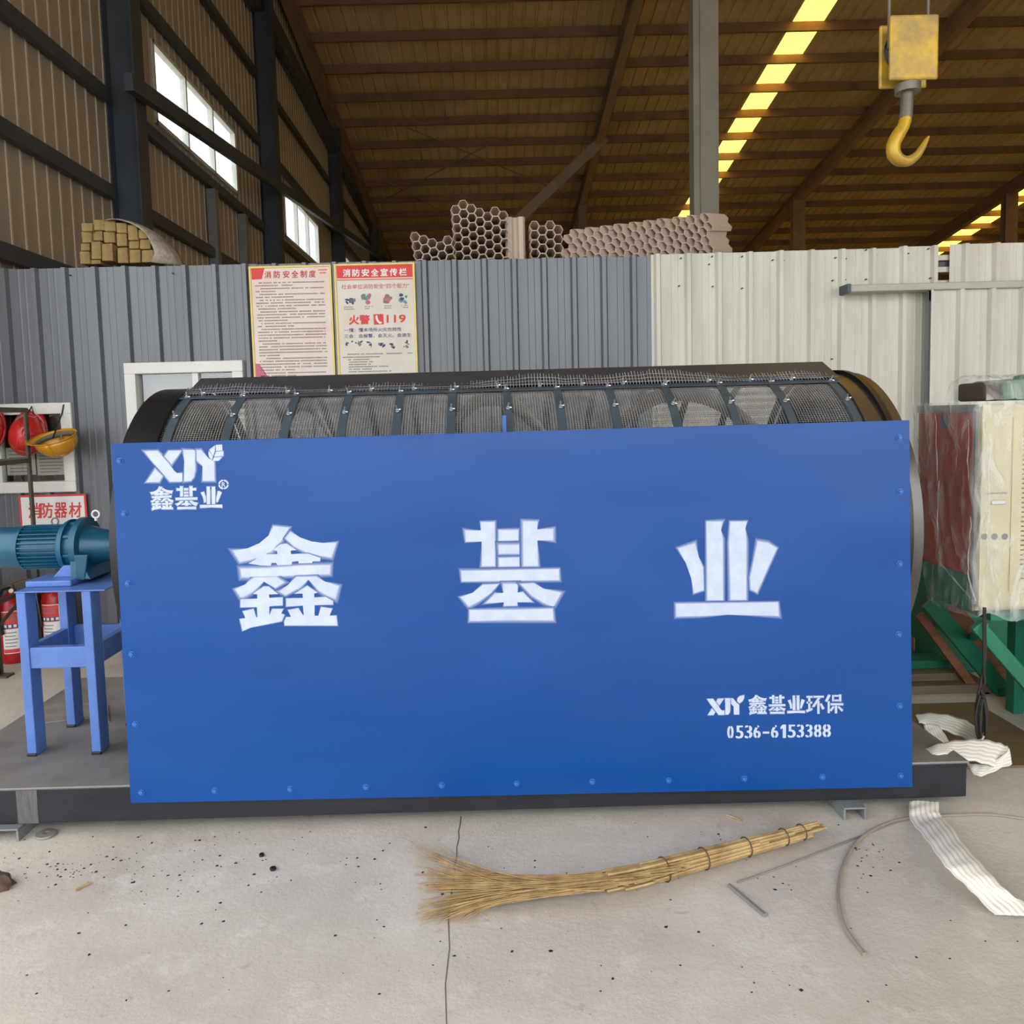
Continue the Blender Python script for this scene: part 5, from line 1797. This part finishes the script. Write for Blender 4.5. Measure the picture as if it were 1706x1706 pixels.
q0 = PY(1518, 1096, 4.45)
carton(q0.x - 0.05, PY(1552, 1096, 4.45).x, 4.45, 4.65, 0.0, PY(1530, 1063, 4.45).z, 'brown cardboard box behind the board stack')
q0, q1 = PY(1557, 1100, 4.4), PY(1575, 1100, 4.4)
carton(q0.x, q1.x, 4.40, 4.5, 0.0, PY(1560, 1081, 4.4).z, 'small cardboard box beside the bigger carton')
ps = thing('timber_post', (2.42, 4.75, 0), 'pale timber post standing behind cardboard box', 'post')
MB().box2((PY(1521, 1050, 4.75).x, 4.72, 0.0), (PY(1535, 1050, 4.75).x, 4.78, PY(1528, 1027, 4.75).z)).build('timber', mat('pale_timber', s2l((186, 148, 112)), 0.7, 0, 0.12, 4, (6, 6, 1)), ps, bevel=0.003)
MB().box2((PY(1521, 1050, 4.75).x - 0.02, 4.70, 0.0), (PY(1535, 1050, 4.75).x + 0.02, 4.80, 0.02)).build('base_block', M_WOOD, ps)

# hanging cable
M_CABLE = mat('dark_cable', s2l((46, 42, 38)), 0.6, 0, 0.15)
cbl = thing('hanging_cable', (PY(1638, 1120, 3.12).x, 3.12, PY(1638, 1236, 3.12).z), 'dark cable looped and hanging below the wrapped cabinet', 'cable')


def smooth_path(P_, n=6):
    out = []
    for i in range(len(P_) - 1):
        a, b, c_, d_ = P_[max(i - 1, 0)], P_[i], P_[i + 1], P_[min(i + 2, len(P_) - 1)]
        for k in range(n):
            t = k / n
            out.append(0.5 * ((2 * b) + (c_ - a) * t + (2 * a - 5 * b + 4 * c_ - d_) * t * t + (3 * b - a - 3 * c_ + d_) * t ** 3))
    out.append(P_[-1])
    return out


def pxpath(pts, Y):
    return smooth_path([PY(x, y, Y + (d[0] if d else 0)) for x, y, *d in pts])


MB().tube(pxpath([(1641, 1012), (1641, 1050), (1642, 1090), (1637, 1120), (1632, 1150), (1628, 1190)], 3.12), 0.0052, 8).build('lead', M_CABLE, cbl, smooth=True)
MB().tube(pxpath([(1639, 1012), (1639, 1060), (1639, 1110), (1641, 1140)], 3.11), 0.0045, 8).build('lead', M_CABLE, cbl, smooth=True)
for k, (w, top, bot, dy) in enumerate(((7, 1148, 1222, 0.0), (9, 1158, 1232, -0.012), (8, 1152, 1228, 0.014), (5, 1165, 1236, -0.02))):
    cx_ = 1635.5 + (k - 1.5) * 1.8
    P_ = [(cx_ - w * 0.2, top), (cx_ - w, top + 0.45 * (bot - top)), (cx_ - w * 0.7, bot - 8), (cx_, bot), (cx_ + w * 0.7, bot - 8), (cx_ + w, top + 0.45 * (bot - top)), (cx_ + w * 0.2, top)]
    MB().tube(pxpath([(x, y, dy) for x, y in P_], 3.11), 0.005, 8).build('loop', M_CABLE, cbl, smooth=True)


# webbing straps
def strap_mat():
    m = bpy.data.materials.new('cream_webbing')
    m.use_nodes = True
    N, L = m.node_tree.nodes, m.node_tree.links
    b = N['Principled BSDF']
    b.inputs['Roughness'].default_value = 0.8
    at = N.new('ShaderNodeAttribute')
    at.attribute_name = 'across'
    mu = N.new('ShaderNodeMath')
    mu.operation = 'MULTIPLY'
    mu.inputs[1].default_value = 2 * math.pi * 6
    L.new(at.outputs['Fac'], mu.inputs[0])
    sn = N.new('ShaderNodeMath')
    sn.operation = 'SINE'
    L.new(mu.outputs[0], sn.inputs[0])
    rp = N.new('ShaderNodeMapRange')
    rp.inputs['From Min'].default_value = -0.2
    rp.inputs['From Max'].default_value = 0.9
    L.new(sn.outputs[0], rp.inputs['Value'])
    mx = N.new('ShaderNodeMix')
    mx.data_type = 'RGBA'
    mx.inputs['A'].default_value = (*s2l((240, 237, 228)), 1)
    mx.inputs['B'].default_value = (*s2l((216, 206, 184)), 1)
    L.new(rp.outputs['Result'], mx.inputs['Factor'])
    L.new(mx.outputs['Result'], b.inputs['Base Color'])
    n = N.new('ShaderNodeTexNoise')
    n.inputs['Scale'].default_value = 220
    bp = N.new('ShaderNodeBump')
    bp.inputs['Strength'].default_value = 0.4
    bp.inputs['Distance'].default_value = 0.003
    L.new(n.outputs['Fac'], bp.inputs['Height'])
    L.new(bp.outputs['Normal'], b.inputs['Normal'])
    return m


M_WEB = strap_mat()


def ribbon(left, right, name, label, cat, ncol=6, parent=None, crown=0.004):
    """band between two edge lines (lists of 3d points)"""
    Lf, Rt = smooth_path([Vector(p) for p in left], 5), smooth_path([Vector(p) for p in right], 5)
    g = []
    for i, (a, b) in enumerate(zip(Lf, Rt)):
        g.append([a.lerp(b, k / ncol) + Vector((0, 0, crown * math.sin(math.pi * k / ncol) + 0.0025 * math.sin(i * 1.3 + k))) for k in range(ncol + 1)])
    o = MB().sheet(g).build(name, M_WEB, parent, smooth=True, solid=0.005, auto=0)
    at = o.data.attributes.new('across', 'FLOAT', 'POINT')
    at.data.foreach_set('value', [k / ncol for _ in g for k in range(ncol + 1)])
    if label:
        tag(o, label, cat)
    return o


def e2(pts, Ys=None, zs=None):
    out = []
    for i, (x, y) in enumerate(pts):
        px, py = 1400 + x / 4.876, 1150 + y / 4.876
        out.append(PZ(px, py, zs[i]) if zs else PY(px, py, Ys[i]))
    return out


zz = [0.040, 0.038, 0.03, 0.05, 0.075, 0.085, 0.08, 0.06, 0.035, 0.012]
ribbon(e2([(565, 905), (560, 980), (572, 1060), (640, 1140), (720, 1240), (810, 1370), (880, 1460), (1000, 1570), (1110, 1680), (1260, 1830)], zs=zz),
       e2([(800, 905), (800, 990), (832, 1040), (900, 1110), (1000, 1260), (1120, 1390), (1230, 1510), (1350, 1630), (1480, 1720), (1620, 1840)], zs=zz),
       'lifting_strap', 'white webbing strap running from under the base across the floor', 'strap')
hs = thing('strap_heap', (1.85, 3.1, BZ1), 'tangled striped cream webbing strap heaped on the deck end', 'strap')
ribbon(e2([(600, 205), (700, 188), (850, 198), (1000, 240), (1110, 300), (1190, 360)], [3.25, 3.3, 3.32, 3.3, 3.2, 3.1]),
       e2([(640, 262), (720, 282), (830, 320), (960, 370), (1060, 410), (1120, 450)], [3.15, 3.2, 3.24, 3.22, 3.14, 3.06]), 'back_loop', None, None, parent=hs)
ribbon(e2([(675, 285), (700, 350), (750, 430), (800, 470)], [3.18, 3.14, 3.1, 3.08]), e2([(800, 285), (840, 350), (890, 425), (920, 450)], [3.2, 3.16, 3.1, 3.08]), 'inner_fold', None, None, parent=hs)
ribbon(e2([(610, 300), (650, 390), (700, 450), (760, 470)], [3.22, 3.2, 3.16, 3.12]), e2([(690, 345), (720, 400), (760, 440), (820, 450)], [3.2, 3.17, 3.13, 3.1]), 'side_fold', None, None, parent=hs)
ribbon(e2([(655, 490), (760, 448), (900, 415), (1050, 402), (1180, 405), (1290, 430), (1360, 458)], [2.9, 2.9, 2.92, 2.94, 2.96, 2.96, 2.94]),
       e2([(735, 565), (830, 520), (950, 555), (1080, 575), (1180, 600), (1290, 625), (1388, 605)], [2.83, 2.84, 2.85, 2.86, 2.88, 2.9, 2.9]), 'front_fold', None, None, parent=hs)
ribbon(e2([(1010, 565), (1080, 600), (1180, 590), (1300, 545), (1370, 470)], [2.96, 2.93, 2.92, 2.91, 2.92]), e2([(1050, 640), (1090, 690), (1170, 692), (1290, 640), (1392, 602)], [2.93, 2.9, 2.89, 2.89, 2.9]), 'loose_end', None, None, parent=hs)

# ================================================================== ON THE FLOOR
M_HOSE = mat('grey_hose', s2l((156, 146, 130)), 0.6, 0, 0.12)
hp_ = [(1706, 1364), (1650, 1357), (1590, 1358), (1530, 1361), (1490, 1368), (1452, 1384), (1425, 1406), (1407, 1436), (1398, 1470), (1398, 1505), (1408, 1545), (1440, 1590)]
tag(MB().tube(smooth_path([PZ(x, y, 0.006) for x, y in hp_]), 0.0055, 8).build('floor_hose', M_HOSE, smooth=True), 'thin grey hose lying in a wide arc on the floor', 'hose')
M_ROD = mat('steel_rod', s2l((150, 146, 138)), 0.5, 0.3, 0.1)
tag(MB().tube(smooth_path([PZ(x, y, 0.003) for x, y in ((1228, 1470), (1300, 1445), (1400, 1406), (1505, 1366))]), 0.003, 6).build('floor_wire', M_ROD), 'thin wire lying straight on floor between broom and hose', 'wire')
tag(MB().bar(PZ(1214, 1474, 0.006), PZ(1275, 1525, 0.006), 0.012, 0.01).build('flat_bar', M_ROD, bevel=0.002), 'short grey flat bar lying at the end of the wire', 'bar')


def channel(xc, w, y0, y1, label):
    t = thing('channel_support', (xc, (y0 + y1) / 2, 0), label, 'channel')
    h = BZ0 - 0.001
    MB().box2((xc - w / 2, y0, h - 0.007), (xc + w / 2, y1, h)).build('web', M_STEELGREY, t, bevel=0.002)
    for s in (-1, 1):
        MB().box2((xc + s * (w / 2 - 0.003) - 0.004, y0, 0), (xc + s * (w / 2 - 0.003) + 0.004, y1, h - 0.007)).build('flange', M_STEELGREY, t)


q0, q1 = PZ(1412, 1367, 0), PZ(1444, 1364, 0)
channel((q0.x + q1.x) / 2 - 0.01, 0.082, q0.y, 3.3, 'grey steel channel under the base beside the white strap')
q0 = PZ(31, 1402, 0)
channel(q0.x - 0.06, 0.12, q0.y, 3.3, 'grey steel channel under the base below motor stand')
q0 = PZ(77, 1392, 0)
tag(MB().lathe([(0.012, 0), (0.034, 0), (0.036, 0.004), (0.034, 0.010), (0.012, 0.012), (0.012, 0)], q0, 'z', 28).build('steel_washer', M_ROD, smooth=True), 'thick round steel washer beside the channel support', 'washer')
for i, (x, y, l) in enumerate(((455, 1449, 'dark hex nut lying alone on open floor'), (436, 1426, 'small dark hex nut near the larger one'))):
    q0 = PZ(x, y, 0)
    tag(MB().lathe([(0.005, 0), (0.011 - 0.002 * i, 0), (0.011 - 0.002 * i, 0.008), (0.005, 0.008), (0.005, 0)], q0, 'z', 6).build('hex_nut', M_SLOT), l, 'nut')
M_STRAW = mat('dry_twig', s2l((190, 160, 104)), 0.8, 0, 0.2, 20, c2=s2l((142, 112, 70)))
M_STRAWD = mat('cane_stalk', s2l((200, 172, 116)), 0.6, 0, 0.2, 14, c2=s2l((150, 120, 74)))
for (a, b, l) in (((126, 1483), (152, 1470), 'short pale stick lying on the floor'), ((1208, 1357), (1236, 1367), 'whitish broken twig lying beyond the broom handle')):
    tag(MB().tube([PZ(*a, 0.004), PZ((a[0] + b[0]) / 2, (a[1] + b[1]) / 2 - 0.5, 0.005), PZ(*b, 0.004)], 0.0035, 6).build('floor_stick', M_STRAWD), l, 'stick')
gt = MB()
rg = random.Random(21)
spots = [(rg.gauss(150, 90), rg.gauss(1445, 30)) for _ in range(70)] + [(rg.uniform(200, 520), rg.uniform(1385, 1490)) for _ in range(60)] + [(rg.uniform(560, 1500), rg.uniform(1365, 1495)) for _ in range(70)] + \
    [(rg.uniform(0, 1706), rg.uniform(1495, 1690)) for _ in range(60)] + [(116 + rg.gauss(0, 14), 1450 + rg.gauss(0, 8)) for _ in range(22)] + [(rg.uniform(1420, 1500), rg.uniform(1390, 1470)) for _ in range(14)]
for x, y in spots:
    if y < 1376 - 0.02 * x + 14:
        continue
    q0 = PZ(x, y, 0)
    r = rg.choice((0.0015, 0.002, 0.0025, 0.003, 0.0045))
    a0 = rg.uniform(0, 3)
    vv = [q0 + Vector((r * rg.uniform(0.7, 1.9) * math.cos(a0 + k * 1.2566), r * rg.uniform(0.7, 1.6) * math.sin(a0 + k * 1.2566), 0.0003)) for k in range(5)] + [q0 + Vector((0, 0, r * 0.8))]
    gt.add(vv, [(k, (k + 1) % 5, 5) for k in range(5)] + [(4, 3, 2, 1, 0)])
tag(gt.build('floor_grit', M_SLOT, origin=(0, 0, 0)), 'dark grit and metal chips scattered over the floor', 'grit', kind='stuff')
# crack in the slab
ck = MB()
cp = [(768, 1360), (767, 1372), (764, 1385), (765, 1396), (761, 1412), (761, 1428), (757, 1444), (758, 1458), (754, 1472), (752, 1492), (747, 1530), (749, 1580), (742, 1640), (744, 1706)]
for (x0, y0), (x1, y1) in zip(cp, cp[1:]):
    w0 = 1.1
    ck.add([PZ(x0 - w0, y0, 0.0006), PZ(x0 + w0, y0, 0.0006), PZ(x1 + w0, y1, 0.0006), PZ(x1 - w0, y1, 0.0006)], [(0, 1, 2, 3)])
ck.build('crack', mat('crack_dirt', s2l((120, 111, 100)), 0.9), floor)
# rag at the edge
q0 = PZ(2, 1478, 0)
g = []
for i in range(7):
    ph = 0.5 * math.pi * i / 6
    g.append([(q0.x - 0.02 + 0.06 * math.sin(ph) * math.cos(2 * math.pi * k / 16) * rg.uniform(0.8, 1.15), q0.y + 0.05 * math.sin(ph) * math.sin(2 * math.pi * k / 16) * rg.uniform(0.8, 1.15), 0.001 + 0.045 * math.cos(ph) * rg.uniform(0.85, 1.1)) for k in range(16)])
for row in g:
    row.append(row[0])
tag(MB().sheet(g).build('floor_rag', mat('brown_rag', s2l((112, 92, 76)), 0.9, 0, 0.2, 20), smooth=True, auto=0), 'crumpled brown rag lying on the floor near washer', 'rag')

# ---- twig broom
br = thing('twig_broom', PZ(1080, 1458, 0), 'long besom of dry twigs lying on the floor', 'broom')
hd = [(1374, 1374), (1320, 1389), (1260, 1405), (1190, 1424), (1120, 1443), (1070, 1457), (1010, 1470)]
hpt = smooth_path([PZ(x, y, 0.04) for x, y in hd], 4)
HN = len(hpt)
for k in range(30):
    a = 2.39996 * k
    rr = 0.0185 * math.sqrt((k + 0.5) / 30)
    st_ = rg.randint(0, 9)
    pts = []
    for i in range(st_, HN - rg.randint(0, 6)):
        t = i / (HN - 1)
        R_ = rr * (0.95 + 1.1 * t)
        d_ = (hpt[min(i + 1, HN - 1)] - hpt[max(i - 1, 0)]).normalized()
        sd = d_.cross(Vector((0, 0, 1))).normalized()
        pts.append(hpt[i] + sd * R_ * math.cos(a) + Vector((0, 0, R_ * math.sin(a))) + Vector((0, 0, -0.006 * (1 - t))))
    MB().tube(pts, 0, 6, True, [0.0058 - 0.0012 * i / len(pts) for i in range(len(pts))]).build('cane', M_STRAWD, br, smooth=True)
for f in (0.16, 0.24, 0.40, 0.58, 0.72):
    i = int(f * (HN - 1))
    t = i / (HN - 1)
    d_ = (hpt[min(i + 1, HN - 1)] - hpt[max(i - 1, 0)]).normalized()
    sd = d_.cross(Vector((0, 0, 1))).normalized()
    R_ = 0.018 * (0.95 + 1.1 * t) + 0.0065
    loop = [hpt[i] + sd * R_ * math.cos(2 * math.pi * k / 14) + Vector((0, 0, min(R_, 0.038) * math.sin(2 * math.pi * k / 14) - 0.003)) for k in range(15)]
    MB().tube(loop, 0.0022, 5).build('binding_wire', mat('binding_wire', s2l((92, 80, 62)), 0.6, 0.3), br)
tw = MB()
for k in range(260):
    s0_ = rg.uniform(0, 1)
    sx = 1150 - 150 * rg.random()
    p0_ = (sx, 1437 + (1150 - sx) * 0.245 + rg.uniform(-8, 12))
    spread = rg.random()
    c1 = (rg.uniform(880, 950), 1470 + rg.uniform(-9, 16) + 16 * spread)
    c2_ = (rg.uniform(790, 850), 1462 + 34 * spread + rg.uniform(-5, 5))
    if rg.random() < 0.13:
        tip = (rg.uniform(665, 735), rg.uniform(1395, 1440))
    else:
        tip = (rg.uniform(690, 790), 1447 + 95 * spread + rg.uniform(-10, 8))
    pts, n = [], 9
    z1, z2 = rg.uniform(0.015, 0.06), rg.uniform(0.004, 0.05)
    for i in range(n + 1):
        t = i / n
        u = 1 - t
        x = u ** 3 * p0_[0] + 3 * u * u * t * c1[0] + 3 * u * t * t * c2_[0] + t ** 3 * tip[0]
        y = u ** 3 * p0_[1] + 3 * u * u * t * c1[1] + 3 * u * t * t * c2_[1] + t ** 3 * tip[1]
        pts.append(PZ(x, y, 0.005 + z1 * u + z2 * t * u * 2) + Vector((rg.uniform(-1, 1), rg.uniform(-1, 1), 0)) * 0.0015)
    r = rg.uniform(0.0012, 0.0024)
    tw.tube(pts, 0, 4, True, [r * (1 - 0.6 * i / n) for i in range(n + 1)])
tag(tw.build('bristle', M_STRAW, br), kind='stuff')
